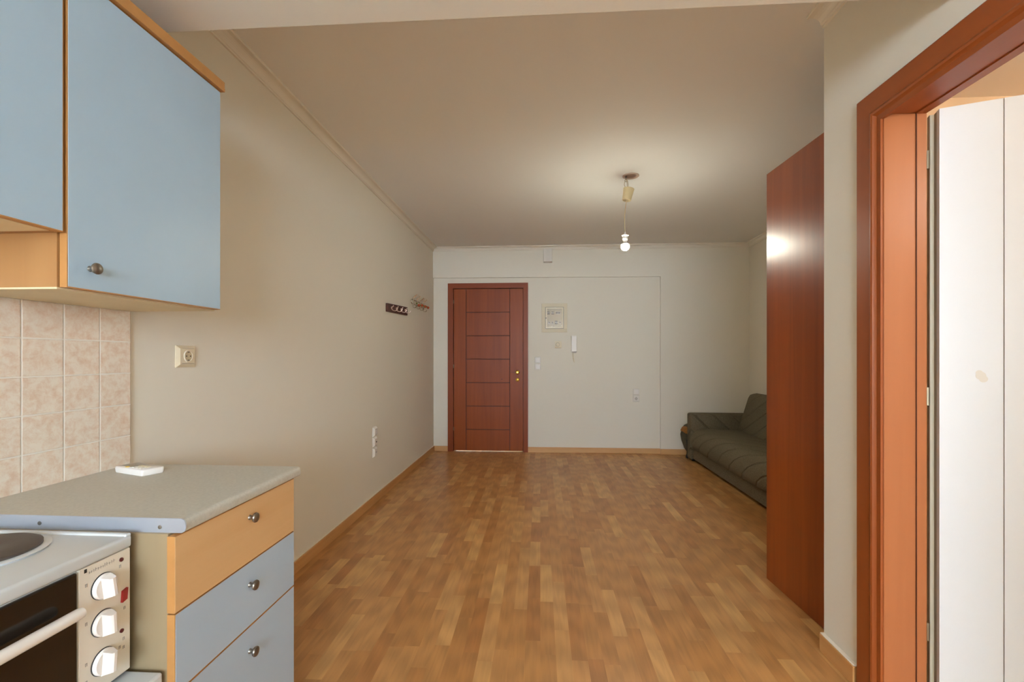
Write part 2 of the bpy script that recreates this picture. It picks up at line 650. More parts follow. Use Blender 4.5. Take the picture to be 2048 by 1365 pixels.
# doorway wall: doorway y 0.78..1.60, z to 2.03
OY0, OY1, OZ = 0.80, 1.628, 2.03
b = MB()
b.box((XW, YB, 0), (XW2, OY0, ZC))
b.box((XW, OY1, 0), (XW2, YW, ZC))
b.box((XW, OY0, OZ), (XW2, OY1, ZC))
struct(b.build('wall_doorway', m_wall), 'cream wall with the side doorway, ending at an outer corner', 'wall')
b = MB()
b.box((XW2, YW - 0.05, 0), (XR, YW, ZC))
struct(b.build('wall_partition', [m_wall]), 'thin wall between the side room and the wardrobe niche', 'wall')
b = MB()
b.box((XW2, YW - 0.062, 0), (XR, YW - 0.051, ZDR))
struct(b.build('wall_side_room_tiles', m_bath), 'tan wall of the side room seen through the hinge gap', 'wall')
# facade behind the camera with two openings
b = MB()
for x0, x1, z0, z1 in ((XL, -0.90, 0, ZC), (-0.90, 1.00, 0, 1.05), (-0.90, 1.00, 2.11, ZC), (1.00, 1.78, 0, ZC),
                       (1.78, 2.22, 0, 0.8), (1.78, 2.22, 2.1, ZC), (2.22, XR, 0, ZC)):
    b.box((x0, YB - 0.2, z0), (x1, YB, z1))
struct(b.build('wall_back', m_wall), 'facade wall behind the camera', 'wall')

# stair hall behind the entrance door (light shows under the leaf)
b = MB()
b.box((-1.9, YF + 1.2, 0), (0.6, YF + 1.3, ZC))
b.box((-1.9, YF + 0.2, 0), (-1.8, YF + 1.2, ZC))
b.box((0.5, YF + 0.2, 0), (0.6, YF + 1.2, ZC))
b.box((-1.9, YF + 0.2, ZC), (0.6, YF + 1.3, ZC + 0.1))
struct(b.build('wall_hall', m_wall), 'stair hall walls behind the entrance door', 'wall')
area('hall_lamp', (-0.7, YF + 0.7, ZC - 0.05), (0, 0, 0), 0.4, 0.4, 60, (1, 0.95, 0.85))

# coves (plaster mouldings): concave profile


def cove_profile(w=0.062, h=0.048):
    pts = [(0, 0), (0, -h), (0.009, -h), (0.009, -h + 0.008), (0.014, -h + 0.010)]
    for k in range(1, 6):
        a = k / 6 * PI / 2
        pts.append((0.014 + (w - 0.028) * (1 - math.cos(a)), -h + 0.010 + (h - 0.018) * math.sin(a)))
    pts += [(w - 0.010, -0.008), (w - 0.009, -0.012), (w - 0.002, -0.012), (w, -0.009), (w, 0)]
    return pts


cp = cove_profile()
b = MB()
b.prism([(XL + p[0], ZC + p[1]) for p in cp], 'y', YDR, YP)
struct(b.build('trim_cove_left', m_cove), 'narrow cream ceiling moulding along the left wall', 'moulding')
b = MB()
b.prism([(YP - p[0], ZC + p[1]) for p in cp], 'x', XL, XR)
struct(b.build('trim_cove_far', m_cove), 'narrow cream ceiling moulding along the far wall', 'moulding')
b = MB()
b.prism([(XR - p[0], ZC + p[1]) for p in cp], 'y', YW, YP)
struct(b.build('trim_cove_right', m_cove), 'narrow cream ceiling moulding along the right wall above the sofa', 'moulding')
b = MB()
b.prism([(XW - p[0] * 1.15, ZC + p[1]) for p in cp], 'y', YDR, YW - 0.004)
struct(b.build('trim_cove_doorway', m_cove), 'short cream ceiling moulding that ends at the outer corner above the doorway wall', 'moulding')

# baseboards with a thin caulk line
BH, BT = 0.066, 0.015


def baseboard(name, a, c, axis, label):
    bb = MB()
    bb.box(a, c, 0.002, 1)
    o = bb.build(name, m_base if axis == 'y' else m_basex)
    struct(o, label, 'skirting board')
    return o


baseboard('baseboard_left', (XL, 1.45, 0), (XL + BT, YF, BH), 'y', 'beech skirting board along the left wall')
baseboard('baseboard_far_left', (XL + BT, YF - BT, 0), (-1.168, YF, BH), 'x', 'short beech skirting piece left of the entrance door')
baseboard('baseboard_far_right', (-0.185, YF - BT, 0), (1.470, YF, BH), 'x', 'beech skirting board right of the entrance door')
baseboard('baseboard_pier', (1.466, YP - BT, 0), (XR, YP, BH), 'x', 'beech skirting board under the pier beside the sofa')
baseboard('baseboard_right', (XR - BT, 2.62, 0), (XR, YP - BT, BH), 'y', 'beech skirting board behind the sofa')
baseboard('baseboard_doorway', (XW - 0.019, 1.728, 0), (XW, YW, 0.072), 'y', 'beech skirting board below the outer corner beside the doorway')
b = MB()
b.box((XL, 1.45, BH), (XL + 0.006, YF, BH + 0.003))
struct(b.build('trim_caulk_left', m_caulk), 'thin white caulk line on the left skirting board', 'caulk')
b = MB()
b.box((XW - 0.017, 1.728, 0.072), (XW, YW, 0.077), 0.002, 1)
struct(b.build('trim_caulk_doorway', m_caulk), 'white caulk line on the skirting board beside the doorway', 'caulk')

# tiled splashback
b = MB()
b.box((XL, -0.6, 0.80), (XL + 0.009, 1.428, 1.40), 0.0015, 1)
struct(b.build('wall_splashback', m_tile), 'splashback of square pinkish marbled tiles behind the worktop', 'tiles')

# ------------------------------------------------------------------ entrance door
root = thing('door_1', 'cherry brown entrance door with seven flat panels and brass knob', 'door', (-0.655, YF, 0), kind='structure')
O = root.location.copy()
fy = YF - 0.018
b = MB(O)
b.prism([(-1.167, 0), (-1.167, 2.122), (-1.098, 2.058), (-1.098, 0)], 'y', fy, YF + 0.10)
b.prism([(-0.154, 0), (-0.154, 2.122), (-0.212, 2.058), (-0.212, 0)], 'y', fy, YF + 0.10)
fr = b.build('door_frame', m_cherd, root)
b = MB(O)
b.prism([(-1.167, 2.122), (-0.154, 2.122), (-0.212, 2.058), (-1.098, 2.058)], 'y', fy, YF + 0.10)
b.build('door_head', m_cherx, root)
b = MB(O)
b.box((-1.098, YF + 0.052, 0), (-1.080, YF + 0.075, 2.058))
b.box((-0.230, YF + 0.052, 0), (-0.212, YF + 0.075, 2.058))
b.box((-1.080, YF + 0.052, 2.038), (-0.230, YF + 0.075, 2.058))
b.build('door_stop', m_cherd, root)
# leaf: stiles, seven panels, grooves between
ly = YF + 0.004
b = MB(O)
lx0, lx1, lz0, lz1 = -1.093, -0.217, 0.010, 2.053
gx0, gx1 = -0.936, -0.383
g = 0.0035
b.box((lx0, ly + 0.006, lz0), (lx1, ly + 0.045, lz1), mat=1)
b.box((lx0, ly, lz0), (gx0 - g, ly + 0.006, lz1), 0.0015, 1)
b.box((gx1 + g, ly, lz0), (lx1, ly + 0.006, lz1), 0.0015, 1)
zs = [lz0, 0.276, 0.572, 0.868, 1.165, 1.460, 1.757, lz1]
for z0, z1 in zip(zs, zs[1:]):
    b.box((gx0 + g, ly, z0 + (g if z0 != lz0 else 0)), (gx1 - g, ly + 0.006, z1 - (g if z1 != lz1 else 0)), 0.0015, 1)
leaf = b.build('door_leaf', [m_cher, m_groove], root)
b = MB(O)
b.lathe([(0.0, 0.0), (0.026, 0.0), (0.026, 0.004), (0.020, 0.008), (0.010, 0.010), (0.010, 0.022), (0.017, 0.028), (0.017, 0.038), (0.011, 0.043), (0, 0.043)], (-0.286, ly, 1.000), (0, -1, 0), 24)
b.build('door_knob', m_brass, root, True)
b = MB(O)
b.lathe([(0.0, 0.0), (0.023, 0.0), (0.023, 0.004), (0.017, 0.008), (0, 0.008)], (-0.286, ly, 0.905), (0, -1, 0), 24)
b.box((-0.289, ly - 0.0095, 0.896), (-0.283, ly - 0.008, 0.912), mat=1)
b.build('keyhole_plate', [m_brass, m_hole], root, True)
b = MB(O)
b.box((-0.375, ly - 0.0015, 0.998), (-0.310, ly, 1.001))
b.build('scratch_mark', m_groove, root)
b = MB(O)
b.lathe([(0.006, 0), (0.006, 0.001), (0, 0.001)], (-0.482, ly, 0.912), (0, -1, 0), 12)
b.build('spot_mark', m_groove, root)
for z in (1.890, 1.075, 0.285):
    b = MB(O)
    b.lathe([(0, -0.022), (0.006, -0.022), (0.006, 0.022), (0, 0.022)], (-1.0935, fy + 0.010, z), (0, 0, 1), 10)
    b.build('hinge', m_hinge, root, True)

# ------------------------------------------------------------------ side doorway with open white leaf
root = thing('door_2', 'orange stained door frame of the side doorway with an open white door', 'door', (XW, OY1, 0), kind='structure')
O = root.location.copy()
# casing on the room side: flat board, bead and recess.  far jamb
yo, yi = 1.716, 1.632


def casing_profile(s=1):
    """(distance from the outer edge, projection off the wall)"""
    return [(0, 0), (0, 0.014), (0.004, 0.017), (0.070, 0.017), (0.074, 0.021), (0.080, 0.023), (0.086, 0.021), (0.090, 0.015), (0.094, 0.012), (0.112, 0.012), (0.112, 0)]


zo = 2.098
b = MB(O)
b.prism([(XW - q, yo - d) for d, q in casing_profile()], 'z', 0, zo - 0.112)
# mitred top of the far casing
n = len(casing_profile())
lo = [b._v((XW - q, yo - d, zo - 0.112)) for d, q in casing_profile()]
hi = [b._v((XW - q, yo - d, zo - d)) for d, q in casing_profile()]
for i in range(n):
    try:
        b.bm.faces.new((lo[i], hi[i], hi[(i + 1) % n], lo[(i + 1) % n]))
    except ValueError:
        pass
b.build('side_casing', m_case, root, True, 30)
yn = 0.80 - 0.09
b = MB(O)
lo = [b._v((XW - q, yo - d, zo - d)) for d, q in casing_profile()]
hi = [b._v((XW - q, yn, zo - d)) for d, q in casing_profile()]
for i in range(n):
    b.bm.faces.new((lo[i], hi[i], hi[(i + 1) % n], lo[(i + 1) % n]))
b.bm.faces.new(hi)
b.build('head_casing', m_casey, root, True, 30)
b = MB(O)
b.prism([(XW - q, yn - 0.02 + d) for d, q in casing_profile()], 'z', 0, zo - 0.112)
b.build('side_casing', m_case, root, True, 30)
# jambs and head lining
jz = 2.000
b = MB(O)
b.box((XW - 0.004, 1.600, 0), (XW2 + 0.0, OY1, jz), 0.0015, 1)
b.box((XW2 - 0.030, 1.597, 0), (XW2 - 0.0285, 1.600, jz), mat=1)
b.box((XW2 - 0.028, 1.5965, 0), (XW2 + 0.002, 1.600, jz))
b.build('jamb', [m_jamb, m_groove], root)
b = MB(O)
b.box((XW - 0.004, OY0, 0), (XW2, OY0 + 0.028, jz), 0.0015, 1)
b.build('jamb', m_jamb, root)
b = MB(O)
b.box((XW - 0.004, OY0, jz), (XW2, OY1, OZ), 0.0015, 1)
b.box((XW2 - 0.030, OY0, jz - 0.004), (XW2, OY1, jz))
b.build('head_lining', m_casey, root)
# leaf, swung open into the side room
P0 = Vector((1.297, 1.576, 0))
dl = Vector((0.941, -0.340, 0)).normalized()
dn = Vector((0.340, 0.941, 0)).normalized()        # away from the camera


def LP(a, t, z):
    p = P0 + dl * a + dn * t
    return (p.x, p.y, z)


def lbox(bb, a0, a1, t0, t1, z0, z1, mat=0):
    v = [bb._v(LP(a, t, z)) for z in (z0, z1) for a, t in ((a0, t0), (a1, t0), (a1, t1), (a0, t1))]
    for q in ((3, 2, 1, 0), (4, 5, 6, 7), (0, 1, 5, 4), (1, 2, 6, 5), (2, 3, 7, 6), (3, 0, 4, 7)):
        bb.bm.faces.new([v[i] for i in q]).material_index = mat


b = MB(O)
LZ0, LZ1 = 0.012, 2.000
lbox(b, 0.0, 0.155, 0, 0.020, LZ0, LZ1)
lbox(b, 0.158, 0.76, 0, 0.020, LZ0, LZ1)
lbox(b, 0.0005, 0.76, 0.004, 0.0215, LZ0 + 0.001, LZ1 - 0.001, 1)
lf = b.build('door_leaf', [m_leaf, m_leafr], root)
lf['label'] = 'white board door leaf'
b = MB(O)
lbox(b, 0.0005, 0.755, 0.022, 0.040, LZ0, LZ1, 1)
lbox(b, -0.0095, 0.755, 0.0405, 0.058, LZ0, LZ1, 0)
lbox(b, -0.0115, -0.0095, 0.0405, 0.058, LZ0, LZ1, 1)
b.build('leaf_edge', [m_leafe, m_leafr], root)
b = MB(O)
c0 = LP(0.102, -0.0006, 1.150)
for k, (da, dz, rr) in enumerate(((0, 0, 0.013), (0.006, -0.010, 0.011), (-0.004, 0.009, 0.009))):
    c0 = LP(0.102 + da, -0.0004 - 0.0001 * k, 1.131 + dz)
    b.lathe([(rr, 0), (rr, 0.0003), (0, 0.0003)], c0, tuple(-dn), 18)
b.build('stain_mark', mat('beige_stain', '#cfc9be', 0.6), root)
for z in (1.845, 1.06, 0.28):
    b = MB(O)
    b.lathe([(0, -0.03), (0.006, -0.03), (0.006, 0.03), (0, 0.03)], (XW2 + 0.011, 1.604, z), (0, 0, 1), 10)
    b.box((XW2 - 0.002, 1.602, z - 0.03), (XW2 + 0.010, 1.605, z + 0.03))
    b.build('hinge', m_hinge, root, True)

# ------------------------------------------------------------------ wardrobe (its cherry side panel faces us)
ang = math.radians(2.6)
root = thing('wardrobe', 'tall red brown wood wardrobe standing past the outer corner, side panel towards us', 'wardrobe', (1.213, 2.542, 0))
root.rotation_euler = (0, 0, ang)
O = Vector((0, 0, 0))
WD, WW, WH = 0.585, 1.22, 2.172
b = MB(O)
b.box((0, -WD, 0.002), (0.022, 0, WH), 0.001, 1)
b.build('side_panel', m_ward, root)
b = MB(O)
b.box((WW - 0.022, -WD, 0.002), (WW, 0, WH), 0.001, 1)
b.build('side_panel', m_ward, root)
b = MB(O)
b.box((0.022, -WD, WH - 0.022), (WW - 0.022, -0.022, WH))
b.box((0.022, -WD, 0.08), (WW - 0.022, -0.022, 0.10))
b.box((0.022, -0.06, 0.002), (WW - 0.022, -0.045, 0.08))
b.box((0.022, -WD + 0.002, 0.10), (WW - 0.022, -WD + 0.010, WH - 0.022))
b.build('carcass', m_ward, root)
for k in range(2):
    x0 = 0.024 + k * 0.588
    b = MB(O)
    b.box((x0, -0.020, 0.09), (x0 + 0.584, 0.0, WH - 0.003), 0.001, 1)
    d = b.build('door', m_ward, root)
    b = MB(O)
    hx = x0 + (0.545 if k == 0 else 0.04)
    b.tube([(hx, 0.0, 1.0), (hx, 0.03, 1.0), (hx, 0.03, 1.16), (hx, 0.0, 1.16)], 0.005)
    b.build('handle', m_nickel, d, True)

# ------------------------------------------------------------------ wall cabinets
XU = -1.037
YE, YN, ZU, ZT = 1.428, 0.945, 1.344, 2.051
root = thing('wall_cabinet', 'sky blue wall cabinet with beech edges and a round knob above the tiles', 'cabinet', (XL, 1.19, ZU))
O = root.location.copy()
b = MB(O)
t = 0.016
b.box((XL + 0.012, YE - t, ZU), (XU - 0.020, YE, ZT + 0.012))
b.box((XL + 0.012, YN - 0.004, ZU + 0.0), (XU - 0.020, YN + t, ZT + 0.012))
b.box((XL + 0.012, YN + t, ZT - 0.004), (XU - 0.020, YE - t, ZT + 0.012))
b.box((XL + 0.012, YN + t, ZU + t), (XL + 0.018, YE - t, ZT))
b.build('carcass', m_niche, root)
b = MB(O)
b.box((XL + 0.012, YN - 0.004, ZU - 0.004), (XU - 0.020, YE, ZU))
b.box((XL + 0.012, YN + t, ZU), (XU - 0.020, YE - t, ZU + t))
u_ = b.build('bottom_panel', m_under, root)
u_['label'] = 'cream underside panel'
b = MB(O)
b.box((XU - 0.018, YN, ZU), (XU - 0.0008, YE, ZT), mat=1)
b.box((XU - 0.0012, YN + 0.0022, ZU + 0.0022), (XU, YE - 0.0012, ZT - 0.0012))
dr = b.build('door', [m_blue, m_edge], root)
dr['label'] = 'sky blue door with beech edge'


def knob(bb, x, y, z, s=1.0):
    bb.lathe([(0, 0), (0.0085 * s, 0), (0.0075 * s, 0.003 * s), (0.0062 * s, 0.010 * s), (0.008 * s, 0.014 * s), (0.0145 * s, 0.017 * s), (0.0165 * s, 0.021 * s), (0.0155 * s, 0.025 * s), (0.010 * s, 0.028 * s), (0, 0.029 * s)], (x, y, z), (1, 0, 0), 28)
    return bb


b = knob(MB(O), XU, 0.996, 1.394, 0.80)
b.build('knob', m_nickel, dr, True)
b = MB(O)
b.box((XL + 0.012, YN - 0.004, ZT + 0.012), (XU + 0.010, YE + 0.008, ZT + 0.036), 0.002, 1)
b.box((XU - 0.018, YN - 0.004, ZT + 0.004), (XU + 0.010, YE + 0.008, ZT + 0.014))
b.build('cornice', m_edge, root)

# the shorter hood cabinet nearer to us
ZH = 1.463
root = thing('wall_cabinet', 'shorter blue wall cabinet at the left edge, hung higher than its neighbour', 'cabinet', (XL, 0.65, ZH))
O = root.location.copy()
b = MB(O)
y0, y1 = 0.33, YN - 0.0045
b.box((XL + 0.012, y1 - t, ZH), (XU - 0.020, y1, ZT + 0.012))
b.box((XL + 0.012, y0, ZH), (XU - 0.020, y0 + t, ZT + 0.012))
b.box((XL + 0.012, y0 + t, ZT - 0.004), (XU - 0.020, y1 - t, ZT + 0.012))
b.build('carcass', m_niche, root)
b = MB(O)
b.box((XL + 0.012, y0 + t, ZH), (XU - 0.020, y1 - t, ZH + t))
b.build('bottom_panel', m_under, root)
b = MB(O)
b.box((XU - 0.018, y0 + 0.002, ZH), (XU - 0.0008, y1 - 0.003, ZT), mat=1)
b.box((XU - 0.0012, y0 + 0.004, ZH + 0.0022), (XU, y1 - 0.0055, ZT - 0.0012))
dr = b.build('door', [m_blue, m_edge], root)
dr['label'] = 'sky blue door with beech edge'
b = MB(O)
b.box((XL + 0.012, y0, ZT + 0.012), (XU + 0.010, y1, ZT + 0.036), 0.002, 1)
b.box((XU - 0.018, y0, ZT + 0.004), (XU + 0.010, y1, ZT + 0.014))
b.build('cornice', m_edge, root)
# the two cabinets' cornice reads as one board

# ------------------------------------------------------------------ base drawer unit + worktop
XF = -0.782
DY0, DY1 = 0.937, 1.413
ZW0, ZW1 = 0.809, 0.839
root = thing('drawer_unit', 'beech and blue three drawer base unit under the worktop', 'cabinet', (-1.05, 1.18, 0))
O = root.location.copy()
b = MB(O)
b.box((XL + 0.03, DY0 + 0.004, 0.0), (XF - 0.019, DY0 + 0.022, ZW0 - 0.001))
b.box((XL + 0.03, DY1 - 0.018, 0.0), (XF - 0.019, DY1, ZW0 - 0.001))
b.box((XL + 0.03, DY0 + 0.022, 0.10), (XF - 0.019, DY1 - 0.018, 0.116))
b.box((XL + 0.03, DY0 + 0.022, ZW0 - 0.016), (XF - 0.019, DY1 - 0.018, ZW0 - 0.001))
b.box((XF - 0.075, DY0 + 0.022, 0.0), (XF - 0.060, DY1 - 0.018, 0.10))
b.box((XL + 0.03, DY0 + 0.022, 0.116), (XL + 0.036, DY1 - 0.018, ZW0 - 0.016))
b.build('carcass', m_carc, root)
for k, (z0, z1) in enumerate(((0.639, 0.804), (0.4645, 0.636), (0.110, 0.462))):
    b = MB(O)
    b.box((XF - 0.018, DY0, z0), (XF - 0.0008, DY1, z1), mat=1)
    e = 0.0022 if k else 0.0005
    b.box((XF - 0.0014, DY0 + e, z0 + e), (XF, DY1 - 0.0012, z1 - 0.0012))
    b.box((XF - 0.20, DY0 + 0.04, z0 + 0.02), (XF - 0.018, DY1 - 0.04, z1 - 0.03), mat=2)
    d = b.build('drawer', [m_beechx if k == 0 else m_blue2, m_edge, m_carc], root)
    d['label'] = 'beech drawer front' if k == 0 else 'pale blue drawer front'
    b = knob(MB(O), XF, 1.190, (0.758, 0.576, 0.397)[k], 0.80)
    b.build('knob', m_nickel, d, True)

root = thing('worktop', 'grey kitchen worktop with rounded front edge on the drawer unit', 'worktop', (-1.05, 1.18, ZW0))
O = root.location.copy()
b = MB(O)
xf = -0.768
r = 0.012
pts = [(XL + 0.010, ZW0), (xf - 0.006, ZW0), (xf - 0.001, ZW0 + 0.004), (xf, ZW0 + 0.010)]
for k in range(0, 6):
    a = k / 5 * PI / 2
    pts.append((xf - r + r * math.cos(a), ZW1 - r + r * math.sin(a)))
pts.append((XL + 0.010, ZW1))
b.prism(pts, 'y', 0.951, YE)
b.build('top', m_top, root, True, 40)
b = MB(O)
pts2 = [(XL + 0.02, ZW0 - 0.001), (xf - 0.008, ZW0 - 0.001), (xf - 0.002, ZW0 + 0.003), (xf + 0.001, ZW0 + 0.010), (xf + 0.001, ZW1 - 0.012), (xf - 0.003, ZW1 - 0.003), (xf - 0.010, ZW1 + 0.0005), (XL + 0.02, ZW1 + 0.0005)]
b.prism(pts2, 'y', 0.9485, 0.951)
st = b.build('end_strip', m_strip, root)
for sx in (-1.106, -0.826):
    b = MB(O)
    b.lathe([(0.0042, 0), (0.0042, 0.0010), (0.002, 0.0016), (0, 0.0016)], (sx, 0.9485, 0.8225 if sx < -1 else 0.820), (0, -1, 0), 14)
    b.build('screw', m_screw if sx < -1 else m_nickel, st, True)

# remote control of the air conditioner lying on the worktop
root = thing('remote_control', 'white air conditioner remote control lying on the worktop', 'remote', (-1.205, 1.355, ZW1))
root.rotation_euler = (0, 0, 0)
O = root.location.copy()
A = Vector((-1.298, 1.322)); B_ = Vector((-1.170, 1.278))
ex = (B_ - A).normalized()
ey = Vector((-ex.y, ex.x))
Lr, Wr = 0.138, 0.062


def RP(u, v):
    p = A + ex * u + ey * v
    return (p.x, p.y)


b = MB(O)
out = []
for cx_, cy_, a0, rr in ((Lr - 0.006, 0.006, -90, 0.006), (Lr - 0.006, Wr - 0.012, 0, 0.012), (0.012, Wr - 0.012, 90, 0.012), (0.006, 0.006, 180, 0.006)):
    for k in range(5):
        a = math.radians(a0 + k * 22.5)
        out.append(RP(cx_ + rr * math.cos(a), cy_ + rr * math.sin(a)))
cen = RP(Lr / 2, Wr / 2)
levels = ((0.96, 0.0), (0.985, 0.003), (1.0, 0.013), (0.985, 0.0165), (0.95, 0.018))
rings = [[b._v((cen[0] + (p[0] - cen[0]) * s, cen[1] + (p[1] - cen[1]) * s, ZW1 + h)) for p in out] for s, h in levels]
for R0, R1 in zip(rings, rings[1:]):
    for i in range(len(out)):
        j = (i + 1) % len(out)
        b.bm.faces.new((R0[i], R0[j], R1[j], R1[i]))
b.bm.faces.new(rings[-1])
b.bm.faces.new(list(reversed(rings[0])))
b.build('case', m_white2, root, True, 50)


def rbox(bb, u0, u1, v0, v1, z0, z1, mat=0):
    v = [bb._v(RP(u, w) + (z,)) for z in (z0, z1) for u, w in ((u0, v0), (u1, v0), (u1, v1), (u0, v1))]
    for q in ((3, 2, 1, 0), (4, 5, 6, 7), (0, 1, 5, 4), (1, 2, 6, 5), (2, 3, 7, 6), (3, 0, 4, 7)):
        bb.bm.faces.new([v[i] for i in q]).material_index = mat


b = MB(O)
rbox(b, 0.016, 0.060, 0.012, 0.050, ZW1 + 0.0178, ZW1 + 0.0184)
b.build('display', mat('grey_display', '#8f8b7c', 0.3), root)
for k, (u, v) in enumerate(((0.076, 0.014), (0.076, 0.030), (0.092, 0.014), (0.092, 0.030), (0.108, 0.014), (0.108, 0.030))):
    b = MB(O)
    rbox(b, u - 0.006, u + 0.006, v - 0.004, v + 0.008, ZW1 + 0.0178, ZW1 + 0.020)
    b.build('button', m_cream if k % 2 else m_white, root)
b = MB(O)
rbox(b, 0.044, 0.054, 0.006, 0.013, ZW1 + 0.0178, ZW1 + 0.0195)
b.build('yellow_button', mat('yellow_plastic', '#e0bb3a', 0.4), root)

# ------------------------------------------------------------------ table-top cooker and the low cabinet under it
CXF, CY1, CY0 = -0.868, 0.921, 0.42
CXB = -1.30
CZ0, CZ1 = 0.531, 0.818
root = thing('mini_cooker', 'white table-top electric cooker with hotplates and three white knobs', 'cooker', (-1.08, 0.67, CZ0 - 0.012))
O = root.location.copy()
b = MB(O)
b.box((CXB, CY0, CZ0), (CXF - 0.004, CY1 - 0.001, CZ1 - 0.030), 0.003, 1)
b.build('body', m_enam, root)
b = MB(O)
# hob tray with raised rim
b.box((CXB - 0.004, CY0 - 0.003, CZ1 - 0.030), (CXF + 0.003, CY1 + 0.002, CZ1 - 0.004), 0.006, 3)
b.box((CXB - 0.004, CY1 - 0.012, CZ1 - 0.010), (CXF + 0.001, CY1 + 0.002, CZ1), 0.0035, 2)
b.box((CXB - 0.004, CY0 - 0.003, CZ1 - 0.010), (CXF + 0.001, CY0 + 0.011, CZ1), 0.0035, 2)
b.build('hob_top', m_enam, root, True, 50)
for nm, (hx, hy, hr) in (('hotplate', (-1.062, 0.800, 0.090)), ('hotplate', (-1.085, 0.545, 0.072))):
    b = MB(O)
    b.lathe([(0, CZ1 + 0.008), (hr * 0.25, CZ1 + 0.008), (hr * 0.28, CZ1 + 0.0095), (hr * 0.92, CZ1 + 0.0095), (hr, CZ1 + 0.006), (hr, CZ1 - 0.006), (hr * 0.8, CZ1 - 0.006)], (hx, hy, 0), (0, 0, 1), 48)
    h_ = b.build(nm, m_iron, root, True)
    b = MB(O)
    b.lathe([(hr * 1.01, CZ1 - 0.005), (hr * 1.12, CZ1 - 0.004), (hr * 1.14, CZ1 - 0.0005), (hr * 1.05, CZ1 + 0.0015), (hr * 1.01, CZ1 + 0.0015)], (hx, hy, 0), (0, 0, 1), 48)
    b.build('rim', m_enam, h_, True)
b = MB(O)
PY0 = 0.812
b.box((CXF - 0.020, PY0, CZ0), (CXF, CY1, CZ1 - 0.031), 0.0015, 1)
pan = b.build('control_panel', m_panel, root)
for k, z in enumerate((0.735, 0.662, 0.585)):
    b = MB(O)
    ky = 0.860
    b.lathe([(0.0255, 0), (0.0255, 0.002), (0.0245, 0.002)], (CXF, ky, z), (1, 0, 0), 32, mat=1)
    b.lathe([(0.0245, 0.0), (0.0245, 0.005), (0.0225, 0.008), (0, 0.008)], (CXF + 0.001, ky, z), (1, 0, 0), 32)
    # tapered grip bar
    gp = [(-0.0105, 0), (-0.006, 0.016), (-0.003, 0.0185), (0.003, 0.0185), (0.006, 0.016), (0.0105, 0)]
    lo = [b._v((CXF + 0.008 + q, ky + d, z - 0.0225 * (1 - 0.18 * (q > 0.01)))) for d, q in gp]
    hi = [b._v((CXF + 0.008 + q, ky + d, z + 0.0225 * (1 - 0.18 * (q > 0.01)))) for d, q in gp]
    b.bm.faces.new(lo)
    b.bm.faces.new(list(reversed(hi)))
    for i in range(6):
        j = (i + 1) % 6
        b.bm.faces.new((lo[i], hi[i], hi[j], lo[j]))
    b.rotate(Matrix.Rotation(math.radians((8, 3, -4)[k]), 3, 'X'), (CXF, ky, z))
    b.build('knob', [m_white2, m_dark], pan, True, 30)
for z, y, nm in ((0.770, 0.899, 'indicator_lamp'), (0.622, 0.900, 'indicator_lamp')):
    b = MB(O)
    b.lathe([(0.0042, 0), (0.0042, 0.002), (0, 0.003)], (CXF, y, z), (1, 0, 0), 14)
    b.build(nm, m_dred, pan, True)
b = MB(O)
b.prism([(0.898, 0.681), (0.909, 0.684), (0.911, 0.707), (0.900, 0.704)], 'x', CXF, CXF + 0.005)
b.build('power_switch', m_red, pan)
b = MB(O)
b.box((CXF, 0.822, 0.777), (CXF + 0.0006, 0.827, 0.784), mat=1)
x = 0.832
rnd = random.Random(4)
while x < 0.884:            # unreadable small maker's lettering
    w = rnd.uniform(0.002, 0.004)
    h = rnd.uniform(0.004, 0.007)
    b.box((CXF, x, 0.772), (CXF + 0.0004, x + 0.0008, 0.772 + h))
    b.box((CXF, x, 0.772 + h * 0.5), (CXF + 0.0004, x + w, 0.7726 + h * 0.5))
    x += w + 0.0016
b.build('printed_name', [m_grey, m_dark], pan)
for y, z in ((0.897, 0.757), (0.907, 0.666), (0.826, 0.752), (0.826, 0.678), (0.826, 0.600), (0.905, 0.603), (0.905, 0.585), (0.896, 0.590), (0.826, 0.566)):
    b = MB(O)
    b.box((CXF, y - 0.002, z - 0.003), (CXF + 0.0004, y - 0.0008, z + 0.003))
    b.box((CXF, y - 0.002, z + 0.002), (CXF + 0.0004, y + 0.002, z + 0.003))
    b.box((CXF, y + 0.0008, z - 0.003), (CXF + 0.0004, y + 0.002, z + 0.003))
    b.build('printed_mark', m_grey, pan)
b = MB(O)
b.box((CXF - 0.020, CY0 + 0.002, CZ0 + 0.004), (CXF + 0.002, PY0 - 0.004, CZ1 - 0.033), 0.002, 1)
od = b.build('oven_door', m_glassd, root)
b = MB(O)
hz = 0.722
b.tube([(CXF + 0.030, CY0 + 0.03, hz), (CXF + 0.030, PY0 - 0.030, hz), (CXF + 0.030, PY0 - 0.022, hz), (CXF + 0.030, PY0 - 0.018, hz)], [0.0105, 0.0105, 0.009, 0.004], 16)
b.tube([(CXF + 0.002, CY0 + 0.06, hz), (CXF + 0.028, CY0 + 0.06, hz)], 0.006)
b.tube([(CXF + 0.002, PY0 - 0.16, hz), (CXF + 0.028, PY0 - 0.16, hz)], 0.006)
b.build('handle', m_white2, od, True)
for fx in (CXF - 0.05, CXB + 0.05):
    for fy_ in (CY0 + 0.05, CY1 - 0.05):
        b = MB(O)
        b.lathe([(0.015, CZ0 - 0.012), (0.017, CZ0)], (fx, fy_, 0), (0, 0, 1), 14)
        b.build('foot', m_dark, root, True)

